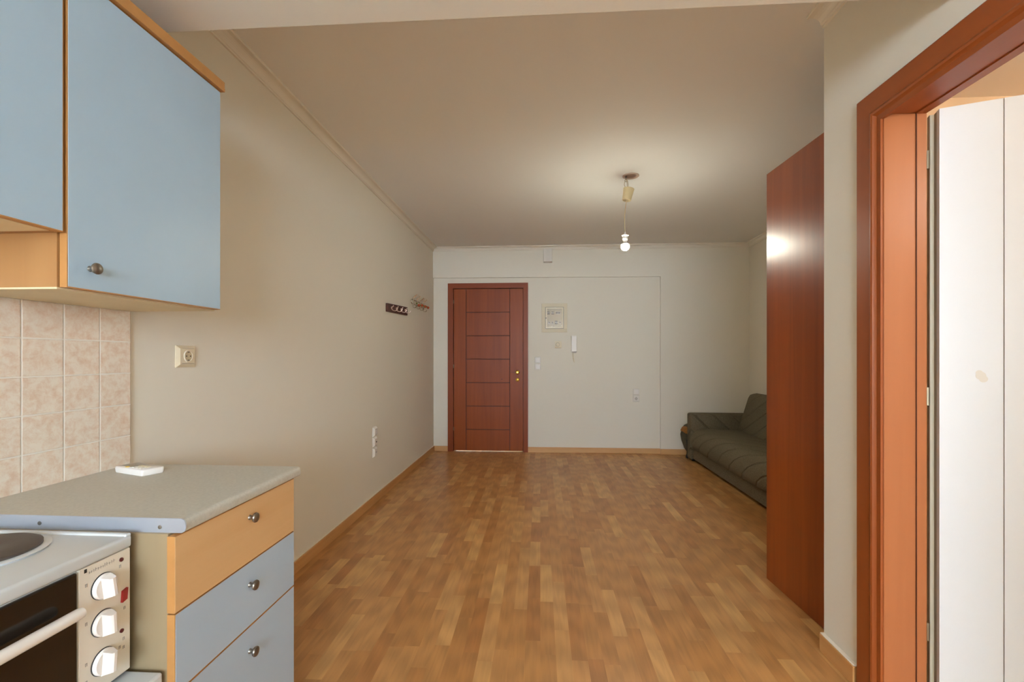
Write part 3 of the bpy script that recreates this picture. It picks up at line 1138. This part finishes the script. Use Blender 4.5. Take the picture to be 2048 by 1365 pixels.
ZS = CZ0 - 0.012
root = thing('low_cabinet', 'pale white low cabinet under the table-top cooker, only its top corner showing', 'cabinet', (-1.05, 0.66, 0))
O = root.location.copy()
b = MB(O)
b.box((CXB - 0.03, 0.40, 0.03), (-0.850, 0.928, ZS - 0.03), 0.004, 1)
b.build('body', m_enam, root)
b = MB(O)
b.box((CXB - 0.03, 0.40, ZS - 0.03), (-0.803, 0.930, ZS), 0.005, 2)
b.build('top', m_enam, root)
b = MB(O)
b.box((-0.848, 0.405, 0.05), (-0.806, 0.925, ZS - 0.035), 0.006, 2)
b.build('door', m_enam, root)
for fx in (-0.90, CXB + 0.03):
    for fy_ in (0.45, 0.88):
        b = MB(O)
        b.lathe([(0.018, 0.0), (0.018, 0.03)], (fx, fy_, 0), (0, 0, 1), 12)
        b.build('foot', m_dark, root, True)

# ------------------------------------------------------------------ sockets and switches
def plate_x(root, O, x, y, z, sy, sz, mat_, th=0.010):
    """bevelled cover plate on the left wall"""
    bb = MB(O)
    a, c = 0.006, th
    P0_ = [(y - sy / 2, z - sz / 2), (y + sy / 2, z - sz / 2), (y + sy / 2, z + sz / 2), (y - sy / 2, z + sz / 2)]
    lv = []
    for ins, d in ((0, 0), (0.0, 0.003), (0.012, th), (0.0125, th)):
        lv.append([bb._v((x + d, y + (p[0] - y) * (1 - 2 * ins / sy), z + (p[1] - z) * (1 - 2 * ins / sz))) for p in P0_])
    for A_, B2 in zip(lv, lv[1:]):
        for i in range(4):
            j = (i + 1) % 4
            bb.bm.faces.new((A_[i], A_[j], B2[j], B2[i]))
    bb.bm.faces.new(lv[-1])
    return bb.build('cover_plate', mat_, root)


root = thing('wall_socket', 'cream power socket on the left wall above the worktop', 'socket', (XL, 1.669, 1.193))
O = root.location.copy()
plate_x(root, O, XL, 1.669, 1.193, 0.096, 0.083, m_cream, 0.011)
b = MB(O)
cx_ = XL + 0.011
sy_ = 1.672
b.lathe([(0.0, 0.0002), (0.0185, 0.0002), (0.0190, 0.0030), (0.0205, 0.0034), (0.0222, 0.0030), (0.0235, 0.0), (0, 0)], (cx_, sy_, 1.194), (1, 0, 0), 32)
b.build('socket_ring', m_ivory, root, True)
b = MB(O)
b.lathe([(0, 0), (0.0180, 0.0), (0.0180, 0.0009), (0.0, 0.0009)], (cx_, sy_, 1.194), (1, 0, 0), 32)
b.build('socket_well', mat('shaded_cream_plastic', '#c4b594', 0.5), root)
for dy in (-0.0095, 0.0095):
    b = MB(O)
    b.lathe([(0.0028, 0.0), (0.0028, 0.0011), (0, 0.0011)], (cx_, sy_ + dy, 1.194), (1, 0, 0), 12)
    b.build('pin_hole', m_hole, root)
for dz in (-0.0155, 0.0155):
    b = MB(O)
    b.box((cx_, sy_ - 0.005, 1.194 + dz - 0.002), (cx_ + 0.0013, sy_ + 0.005, 1.194 + dz + 0.002))
    b.build('earth_clip', m_screw, root)
b = MB(O)
b.box((cx_ - 0.0005, sy_ - 0.030, 1.222), (cx_ + 0.0004, sy_ + 0.030, 1.2228))
b.build('seam', m_screw, root)
b = MB(O)
b.box((cx_ - 0.0005, sy_ - 0.030, 1.1655), (cx_ + 0.0004, sy_ + 0.030, 1.1667))
b.build('seam', m_screw, root)

for k, (z, nm, lab) in enumerate(((0.583, 'wall_switch', 'white framed outlet topmost of the three on the left wall'),
                                  (0.500, 'aerial_socket', 'white outlet with one dark hole, middle of the three on the left wall'),
                                  (0.416, 'data_socket', 'white outlet with two slots, lowest of the three on the left wall'))):
    y = 3.663
    root = thing(nm, lab, 'outlet', (XL, y, z), 'outlets low on the left wall')
    O = root.location.copy()
    plate_x(root, O, XL, y, z, 0.080, 0.078, m_white, 0.018)
    b = MB(O)
    q = XL + 0.018
    if k == 0:
        b.box((q, y - 0.014, z - 0.020), (q + 0.003, y + 0.020, z + 0.020), 0.001, 1)
        b.build('rocker', m_white2, root)
        b = MB(O)
        b.box((q - 0.001, y - 0.017, z - 0.023), (q + 0.0005, y + 0.023, z + 0.023))
        b.build('frame_gap', m_grey, root)
    elif k == 1:
        b.lathe([(0.0065, 0), (0.0065, 0.003), (0.0, 0.003)], (q, y + 0.002, z), (1, 0, 0), 14)
        b.build('jack', m_hole, root)
    else:
        b.box((q, y - 0.010, z - 0.006), (q + 0.0012, y - 0.002, z + 0.006))
        b.box((q, y + 0.006, z - 0.006), (q + 0.0012, y + 0.014, z + 0.006))
        b.build('slots', m_grey, root)


def plate_y(root, O, x, z, s, mat_, th=0.010, nm='cover_plate', y=None):
    y = YF if y is None else y
    bb = MB(O)
    P0_ = [(x - s / 2, z - s / 2), (x + s / 2, z - s / 2), (x + s / 2, z + s / 2), (x - s / 2, z + s / 2)]
    lv = []
    for ins, d in ((0, 0), (0, 0.004), (0.006, th)):
        lv.append([bb._v((x + (p[0] - x) * (1 - 2 * ins / s), y - d, z + (p[1] - z) * (1 - 2 * ins / s))) for p in P0_])
    for A_, B2 in zip(lv, lv[1:]):
        for i in range(4):
            j = (i + 1) % 4
            bb.bm.faces.new((A_[i], A_[j], B2[j], B2[i]))
    bb.bm.faces.new(lv[-1])
    return bb.build(nm, mat_, root)


for z, lab in ((1.155, 'white light switch beside the entrance door, upper of the pair'),
               (1.070, 'white light switch beside the entrance door, lower of the pair')):
    x = -0.032
    root = thing('light_switch', lab, 'switch', (x, YF, z), 'light switches beside the entrance door')
    O = root.location.copy()
    plate_y(root, O, x, z, 0.080, m_white)
    b = MB(O)
    b.box((x - 0.028, YF - 0.016, z - 0.028), (x + 0.028, YF - 0.010, z + 0.028), 0.003, 2)
    b.build('rocker', m_white2, root, True)
for z, nm, lab in ((0.763, 'blank_plate', 'white blank cover plate above the socket on the far wall'),
                   (0.678, 'wall_socket', 'white power socket on the far wall below a blank plate')):
    x = 1.180
    root = thing(nm, lab, 'outlet', (x, YF, z), 'white plates low on the far wall')
    O = root.location.copy()
    plate_y(root, O, x, z, 0.080, m_white)
    b = MB(O)
    if nm == 'blank_plate':
        b.box((x - 0.028, YF - 0.013, z - 0.028), (x + 0.028, YF - 0.010, z + 0.028), 0.002, 1)
        b.build('cover', m_white2, root)
    else:
        b.lathe([(0, 0.0002), (0.019, 0.0002), (0.020, 0.0025), (0.024, 0.002), (0.025, 0), (0, 0)], (x, YF - 0.010, z), (0, -1, 0), 28)
        b.build('socket_ring', m_white2, root, True)
        b = MB(O)
        b.lathe([(0, 0), (0.0185, 0.0), (0.0185, 0.0008), (0, 0.0008)], (x, YF - 0.010, z), (0, -1, 0), 28)
        b.build('socket_well', mat('grey_white_plastic', '#b9b6ae', 0.5), root)
        for dx in (-0.0095, 0.0095):
            b = MB(O)
            b.lathe([(0.003, 0), (0.003, 0.0014), (0, 0.0014)], (x + dx, YF - 0.010, z), (0, -1, 0), 12)
            b.build('pin_hole', m_hole, root)
        for dz in (-0.0155, 0.0155):
            b = MB(O)
            b.box((x - 0.005, YF - 0.0116, z + dz - 0.002), (x + 0.005, YF - 0.010, z + dz + 0.002))
            b.build('earth_clip', m_screw, root)

# thermostat
root = thing('thermostat', 'small cream thermostat with a round dial below the fuse box', 'thermostat', (0.221, YF, 1.346))
O = root.location.copy()
b = MB(O)
b.box((0.182, YF - 0.028, 1.306), (0.262, YF, 1.388), 0.004, 2)
b.build('case', m_cream, root, True)
b = MB(O)
b.lathe([(0.023, 0), (0.022, 0.007), (0.019, 0.009), (0, 0.009)], (0.216, YF - 0.028, 1.345), (0, -1, 0), 28)
b.lathe([(0.0255, -0.001), (0.0255, 0.0006), (0.0235, 0.0006)], (0.216, YF - 0.028, 1.345), (0, -1, 0), 28, mat=1)
b.build('dial', [m_cream, m_screw], root, True)

# intercom handset
root = thing('intercom_phone', 'white intercom handset with hanging cord on the far wall', 'intercom', (0.416, YF, 1.35))
O = root.location.copy()
b = MB(O)
b.box((0.381, YF - 0.025, 1.245), (0.451, YF, 1.458), 0.006, 2)
b.build('base', m_white, root, True)
b = MB(O)
pr = [(YF - 0.025, 1.262), (YF - 0.040, 1.252), (YF - 0.052, 1.262), (YF - 0.050, 1.300), (YF - 0.044, 1.345), (YF - 0.046, 1.400), (YF - 0.055, 1.430), (YF - 0.046, 1.455), (YF - 0.030, 1.452), (YF - 0.025, 1.43)]
b.prism(pr, 'x', 0.389, 0.445)
b.build('handset', m_white2, root, True, 40)
b = MB(O)
cord = []
for k in range(21):
    tt = k / 20
    cord.append((0.398 + 0.018 * (1 - math.cos(2 * PI * tt)) / 2 + 0.014 * tt, YF - 0.012, 1.250 - 0.125 * math.sin(PI * tt) ** 0.8))
b.tube(cord, 0.0035, 8)
b.build('cord', m_cream, root, True)

# fuse box
root = thing('fuse_box', 'cream fuse box with a clear window on the far wall', 'fuse box', (0.174, YF, 1.68))
O = root.location.copy()
x0, x1, z0, z1 = 0.016, 0.334, 1.500, 1.860
ix0, ix1, iz0, iz1 = 0.062, 0.290, 1.545, 1.815
wx0_, wx1_, wz0_, wz1_ = 0.084, 0.268, 1.566, 1.792
b = MB(O)
for a, c in (((x0, YF - 0.018, z0), (x1, YF, iz0)), ((x0, YF - 0.018, iz1), (x1, YF, z1)),
             ((x0, YF - 0.018, iz0), (ix0, YF, iz1)), ((ix1, YF - 0.018, iz0), (x1, YF, iz1))):
    b.box(a, c, 0.002, 1)
b.build('outer_frame', m_ivory, root)
b = MB(O)
g = 0.0045
for a, c in (((ix0 + g, YF - 0.022, iz0 + g), (ix1 - g, YF - 0.008, wz0_)), ((ix0 + g, YF - 0.022, wz1_), (ix1 - g, YF - 0.008, iz1 - g)),
             ((ix0 + g, YF - 0.022, wz0_), (wx0_, YF - 0.008, wz1_)), ((wx1_, YF - 0.022, wz0_), (ix1 - g, YF - 0.008, wz1_))):
    b.box(a, c, 0.001, 1)
dr = b.build('door', m_cream, root)
b = MB(O)
b.box((0.064, YF - 0.024, 1.672), (0.078, YF - 0.022, 1.684))
b.build('latch', m_screw, dr)
b = MB(O)
b.box((ix0, YF - 0.005, iz0), (ix1, YF, iz1))
b.build('gap_shade_plate', m_screw, root)  # dark plate stands in for the shade in the gap round the door
b = MB(O)
b.box((wx0_ - 0.004, YF - 0.006, wz0_ - 0.004), (wx1_ + 0.004, YF - 0.005, wz1_ + 0.004))
b.build('back_plate', m_ivory, root)
# breakers: (x, z, width, height, body, lever colours)
rows = [(0.101, 1.742, 0.034, 0.034), (0.155, 1.742, 0.034, 0.034), (0.2185, 1.742, 0.058, 0.034),
        (0.112, 1.620, 0.026, 0.036), (0.151, 1.620, 0.026, 0.036), (0.198, 1.623, 0.034, 0.040), (0.245, 1.623, 0.030, 0.040)]
for k, (bx, bz, bw, bh) in enumerate(rows):
    b = MB(O)
    body = m_dark if k in (0, 1, 5) else m_white
    b.box((bx - bw / 2, YF - 0.012, bz - bh / 2), (bx + bw / 2, YF - 0.006, bz + bh / 2), 0.001, 1, mat=0)
    n_ = 3 if k == 2 else (2 if k in (0, 1, 5) else 1)
    for j in range(n_):
        lx = bx - bw / 2 + bw * (j + 0.5) / n_
        b.box((lx - 0.006, YF - 0.016, bz - 0.008), (lx + 0.006, YF - 0.012, bz + 0.010), 0.001, 1, mat=1)
    lever = [m_white, m_white, m_dark, m_screw, m_screw, m_white, mat('brown_red_lever', '#6a3226', 0.5)][k]
    b.build('breaker', [body, lever], root)
b = MB(O)
b.box((wx0_, YF - 0.0215, wz0_), (wx1_, YF - 0.0200, wz1_))
mg = bpy.data.materials.new('clear_plastic_window')
mg.use_nodes = True
bs = mg.node_tree.nodes['Principled BSDF']
bs.inputs['Base Color'].default_value = (0.95, 0.95, 0.9, 1)
bs.inputs['Roughness'].default_value = 0.08
bs.inputs['Alpha'].default_value = 0.12
b.build('window_pane', mg, dr)

# ribbed duct box under the ceiling
root = thing('duct_cover', 'small ribbed white box under the ceiling moulding on the far wall', 'duct cover', (0.092, YP, 2.45))
O = root.location.copy()
b = MB(O)
b.box((0.040, YP - 0.085, 2.362), (0.146, YP, ZC - 0.050), 0.003, 1)
bx_ = b.build('case', m_white, root)
for k in range(5):
    b = MB(O)
    x = 0.055 + k * 0.019
    b.box((x, YP - 0.090, 2.372), (x + 0.009, YP - 0.085, ZC - 0.055), 0.001, 1)
    b.build('rib', m_white, root)

# ------------------------------------------------------------------ coat racks
root = thing('coat_rack', 'dark brown wooden coat rack with four pale hooks on the left wall', 'coat rack', (XL, 4.25, 1.63))
O = root.location.copy()
b = MB(O)
b.prism([(3.944, 1.592), (4.552, 1.611), (4.552, 1.694), (3.944, 1.665)], 'x', XL, XL + 0.016)
b.build('board', m_brown, root)
for k in range(4):
    y = 4.05 + k * 0.140
    z = 1.632 + k * 0.0066
    b = MB(O)
    q = XL + 0.016
    b.lathe([(0.012, 0), (0.010, 0.004), (0, 0.005)], (q, y, z + 0.004), (1, 0, 0), 12)
    pts = []
    for j in range(11):
        a = -PI * 0.05 + j / 10 * PI * 1.05
        pts.append((q + 0.003 + 0.026 * (1 - math.cos(a)), y + 0.004, z - 0.002 - 0.022 * math.sin(a)))
    b.tube(pts, 0.0042, 8)
    b.tube([(q + 0.003, y, z + 0.006), (q + 0.014, y, z + 0.014), (q + 0.020, y, z + 0.024)], [0.004, 0.004, 0.005], 8)
    b.build('hook', m_whook, root, True)

root = thing('wire_coat_rack', 'chrome wire coat rack with four hooks near the corner of the left wall', 'coat rack', (XL, 5.12, 1.78))
O = root.location.copy()
q = XL + 0.012
b = MB(O)
b.tube([(q, 4.72, 1.797), (q, 5.18, 1.797)], 0.005)
b.tube([(q, 4.72, 1.752), (q, 5.18, 1.752)], 0.005)
for y in (4.72, 5.18):
    pts = []
    sgn = -1 if y < 5 else 1
    for j in range(9):
        a = -PI / 2 + j / 8 * PI
        pts.append((q, y + sgn * 0.025 * math.cos(a), 1.7745 + 0.0225 * math.sin(a)))
    b.tube(pts, 0.005)
for y in (4.80, 5.10):
    b.tube([(XL, y, 1.7745), (q, y, 1.7745)], 0.006)
    b.tube([(q, y, 1.752), (q, y, 1.797)], 0.004)
b.build('frame', m_chrome, root, True)
for k in range(4):
    y = 4.735 + k * 0.143
    b = MB(O)
    b.tube([(q + 0.008, y, 1.735), (q + 0.010, y, 1.800), (q + 0.012, y, 1.815), (q + 0.03, y, 1.830), (q + 0.052, y, 1.848)], [0.007, 0.008, 0.006, 0.005, 0.005], 8)
    pts = [(q + 0.008, y, 1.735)]
    for j in range(1, 8):
        a = j / 7 * PI
        pts.append((q + 0.008 + 0.018 * (1 - math.cos(a)), y, 1.727 - 0.018 * math.sin(a)))
    b.tube(pts, 0.0045, 8)
    b.build('hook', m_chrome, root, True)

root = thing('bead_garland', 'string of red orange and green beads resting on the wire coat rack', 'garland', (XL + 0.05, 5.24, 1.72))
O = root.location.copy()
GX = XL + 0.090
pts = [(GX, y, z) for y, z in ((4.624, 1.742), (4.703, 1.731), (4.765, 1.737), (4.836, 1.744), (4.905, 1.747), (4.968, 1.747), (5.037, 1.751), (5.101, 1.749))]
b = MB(O)
b.tube([(XL + 0.0625, 4.735, 1.726)] + [(XL + 0.072, 4.70, 1.732), (GX - 0.006, 4.650, 1.744)] + pts, 0.002, 8)
b.build('string', m_leafg, root, True)
for k, p in enumerate(pts):
    b = MB(O)
    if k % 2:
        b.ball(p, 0.0145, n=16)
        b.build('red_bead', m_berry, root, True)
    else:
        b.ball(p, 0.011, 0.8, 1.5, 0.9, n=14)
        b.build('green_bead', m_leafg, root, True)

# ------------------------------------------------------------------ ceiling lamp: bare bulb on a cord
LX, LY = 0.686, 3.535
root = thing('pendant_lamp', 'bare lit bulb hanging from a tilted ceiling cup on a thin cord', 'lamp', (LX, LY, ZC))
O = root.location.copy()
b = MB(O)
b.lathe([(0.062, 0), (0.062, -0.004), (0.058, -0.007), (0, -0.007)], (LX, LY, ZC), (0, 0, 1), 36)
b.build('ceiling_plate', m_rose, root, True)
hx = LX - 0.038
b = MB(O)
b.lathe([(0.009, 0), (0.009, -0.010), (0.004, -0.014), (0.003, -0.026)], (hx, LY - 0.01, ZC - 0.006), (0, 0, 1), 12)
pts = []
for j in range(12):
    a = j / 11 * PI * 1.5 + PI / 2
    pts.append((hx + 0.008 * math.cos(a), LY - 0.01, ZC - 0.040 + 0.009 * math.sin(a)))
b.tube(pts, 0.0022, 8)
b.build('hook', m_nickel, root, True)
b = MB(O)
for sx, ph in ((-0.012, 0), (0.010, 2), (0.018, 4)):
    b.tube([(hx, LY - 0.01, ZC - 0.022), (hx + sx * 0.7, LY - 0.012, ZC - 0.045), (hx + sx, LY - 0.010, ZC - 0.070), (hx + sx * 0.6 + 0.006, LY - 0.006, ZC - 0.100)], 0.0022, 6)
b.build('wires', mat('wire_sheath', '#b5a58a', 0.5), root, True)
# tilted cup
ccx, ccz = hx + 0.014, ZC - 0.145
b = MB(O)
b.lathe([(0.0, -0.047), (0.028, -0.047), (0.033, -0.043), (0.0365, 0.0), (0.0415, 0.044), (0.040, 0.046), (0.037, 0.044), (0.033, 0.0), (0.029, -0.040), (0, -0.040)], (ccx, LY - 0.006, ccz), (0.20, 0.0, 1), 36)
b.build('ceiling_cup', mat('cream_cup_plastic', '#dccb9c', 0.4), root, True)
BX = LX - 0.043
cz0, cz1 = ccz - 0.046, 2.125
b = MB(O)
pts = [(ccx - 0.008, LY - 0.006, cz0 + 0.006), (ccx - 0.012, LY - 0.006, cz0 - 0.02)]
for k in range(1, 9):
    tt = k / 8
    pts.append((ccx - 0.014 + (BX - ccx + 0.014) * tt - 0.006 * math.sin(PI * tt), LY - 0.006, cz0 - 0.02 + (cz1 - cz0 + 0.02) * tt))
b.tube(pts, 0.0026, 8)
b.build('cord', mat('cream_cord', '#cdb98d', 0.5), root, True)
by = LY - 0.006
b = MB(O)
b.lathe([(0.003, 0.018), (0.007, 0.004), (0.010, -0.004), (0.026, -0.008), (0.027, -0.012), (0.021, -0.016), (0.019, -0.030), (0.021, -0.034), (0.0195, -0.040), (0.018, -0.052), (0.014, -0.060), (0.013, -0.064)], (BX, by, cz1), (0, 0, 1), 28)
b.build('lamp_holder', m_white, root, True)
b = MB(O)
up = [(0.013, -0.062), (0.017, -0.068), (0.0225, -0.074), (0.0262, -0.0776)]
b.lathe(up, (BX, by, cz1), (0, 0, 1), 28)
b.build('bulb_base', m_white2, root, True)
prof = [(0.0262, -0.0776)]
for k in range(0, 12):
    a = math.radians(32 - k * 122 / 11)
    prof.append((0.031 * math.cos(a), -0.094 + 0.031 * math.sin(a)))
prof[-1] = (0, -0.125)
b = MB(O)
b.lathe(prof, (BX, by, cz1), (0, 0, 1), 28)
b.build('bulb', m_bulb, root, True)

# ------------------------------------------------------------------ sofa
SX, SY1 = 1.703, 5.455
root = thing('sofa', 'charcoal quilted fabric sofa along the right wall, partly behind the wardrobe', 'sofa', (2.10, 4.5, 0))
O = root.location.copy()
SY0 = 3.43


def softbox(a, c, bev, seg=4):
    bb = MB(O)
    bb.box(a, c, bev, seg)
    return bb


arm0 = 5.325
b = softbox((SX, arm0, 0.025), (2.42, SY1, 0.548), 0.022)
b.build('arm', m_sofa, root, True, 60)
b = softbox((SX, SY0, 0.025), (2.42, SY0 + 0.13, 0.548), 0.022)
b.build('arm', m_sofa, root, True, 60)
b = softbox((SX + 0.030, SY0 + 0.135, 0.030), (2.46, arm0 - 0.004, 0.215), 0.012)
b.build('base', m_sofap, root, True, 60)
b = MB(O)
ys0, ys1 = SY0 + 0.135, arm0 - 0.002
pf = [(SX + 0.028, 0.150), (SX + 0.002, 0.165), (SX - 0.012, 0.215), (SX - 0.008, 0.285), (SX + 0.012, 0.335), (SX + 0.045, 0.372), (SX + 0.10, 0.388), (SX + 0.30, 0.384), (2.30, 0.368), (2.34, 0.34), (2.34, 0.215), (SX + 0.028, 0.213)]
ny = 24
ringv = []
for i in range(ny + 1):
    tt = i / ny
    y = ys0 + (ys1 - ys0) * tt
    ed = min(tt, 1 - tt) * (ys1 - ys0)
    rd = 1 - max(0, 1 - ed / 0.05) ** 2 * 0.10
    ringv.append([b._v((2.05 + (p[0] - 2.05) * (0.5 + 0.5 * rd) / 1.0 if rd < 1 else p[0], y, 0.27 + (p[1] - 0.27) * rd)) for p in pf])
for R0, R1 in zip(ringv, ringv[1:]):
    for i in range(len(pf)):
        j = (i + 1) % len(pf)
        b.bm.faces.new((R0[i], R0[j], R1[j], R1[i]))
b.bm.faces.new(ringv[0])
b.bm.faces.new(list(reversed(ringv[-1])))
b.build('seat', m_sofa, root, True, 70)
# reclined back
b = MB(O)
pb = [(2.205, 0.345), (2.225, 0.40), (2.285, 0.60), (2.330, 0.745), (2.352, 0.782), (2.395, 0.790), (2.490, 0.765), (2.50, 0.70), (2.485, 0.345)]
ringv = []
yb0, yb1 = SY0 + 0.135, arm0 - 0.012
for i in range(ny + 1):
    tt = i / ny
    y = yb0 + (yb1 - yb0) * tt
    ed = min(tt, 1 - tt) * (yb1 - yb0)
    rd = 1 - max(0, 1 - ed / 0.04) ** 2 * 0.06
    ringv.append([b._v((2.40 + (p[0] - 2.40) * rd, y, 0.5 + (p[1] - 0.5) * rd)) for p in pb])
for R0, R1 in zip(ringv, ringv[1:]):
    for i in range(len(pb)):
        j = (i + 1) % len(pb)
        b.bm.faces.new((R0[i], R0[j], R1[j], R1[i]))
b.bm.faces.new(ringv[0])
b.bm.faces.new(list(reversed(ringv[-1])))
b.build('backrest', m_sofa, root, True, 60)
for fx in (SX + 0.06, 2.36):
    for fy_ in (SY0 + 0.06, SY1 - 0.06):
        b = MB(O)
        b.lathe([(0.02, 0.0), (0.024, 0.028)], (fx, fy_, 0), (0, 0, 1), 12)
        b.build('leg', m_dark, root, True)

# bag squeezed between the sofa arm and the far wall
root = thing('bag', 'olive grey bag with tan patch squeezed between sofa arm and far wall', 'bag', (1.80, 5.58, 0))
O = root.location.copy()
b = MB(O)
ring = []
prof = [(0.05, 0.13, 0.012), (0.11, 0.15, 0.10), (0.145, 0.16, 0.20), (0.155, 0.165, 0.27), (0.14, 0.16, 0.33), (0.115, 0.13, 0.38), (0.06, 0.10, 0.405)]
for hx_, wx_, z in prof:
    ring.append([b._v((1.835 + hx_ * 1.05 * math.copysign(abs(math.cos(2 * PI * k / 24)) ** 0.7, math.cos(2 * PI * k / 24)),
                       5.58 + 0.085 * (wx_ / 0.165) * math.copysign(abs(math.sin(2 * PI * k / 24)) ** 0.7, math.sin(2 * PI * k / 24)), z)) for k in range(24)])
for A_, B2 in zip(ring, ring[1:]):
    for k in range(24):
        b.bm.faces.new((A_[k], A_[(k + 1) % 24], B2[(k + 1) % 24], B2[k]))
b.bm.faces.new(ring[-1])
b.bm.faces.new(list(reversed(ring[0])))
b.build('body', m_bagc, root, True, 60)
b = MB(O)
b.prism([(1.672, 0.315), (1.690, 0.352), (1.715, 0.372), (1.76, 0.330), (1.76, 0.290), (1.70, 0.296)], 'y', 5.485, 5.600)
b.build('flap', m_bago, root)
b = MB(O)
b.tube([(1.720, 5.50, 0.22), (1.725, 5.495, 0.14), (1.722, 5.493, 0.06), (1.712, 5.49, 0.016), (1.728, 5.488, 0.010)], 0.011, 8)
b.build('strap', m_black, root, True)
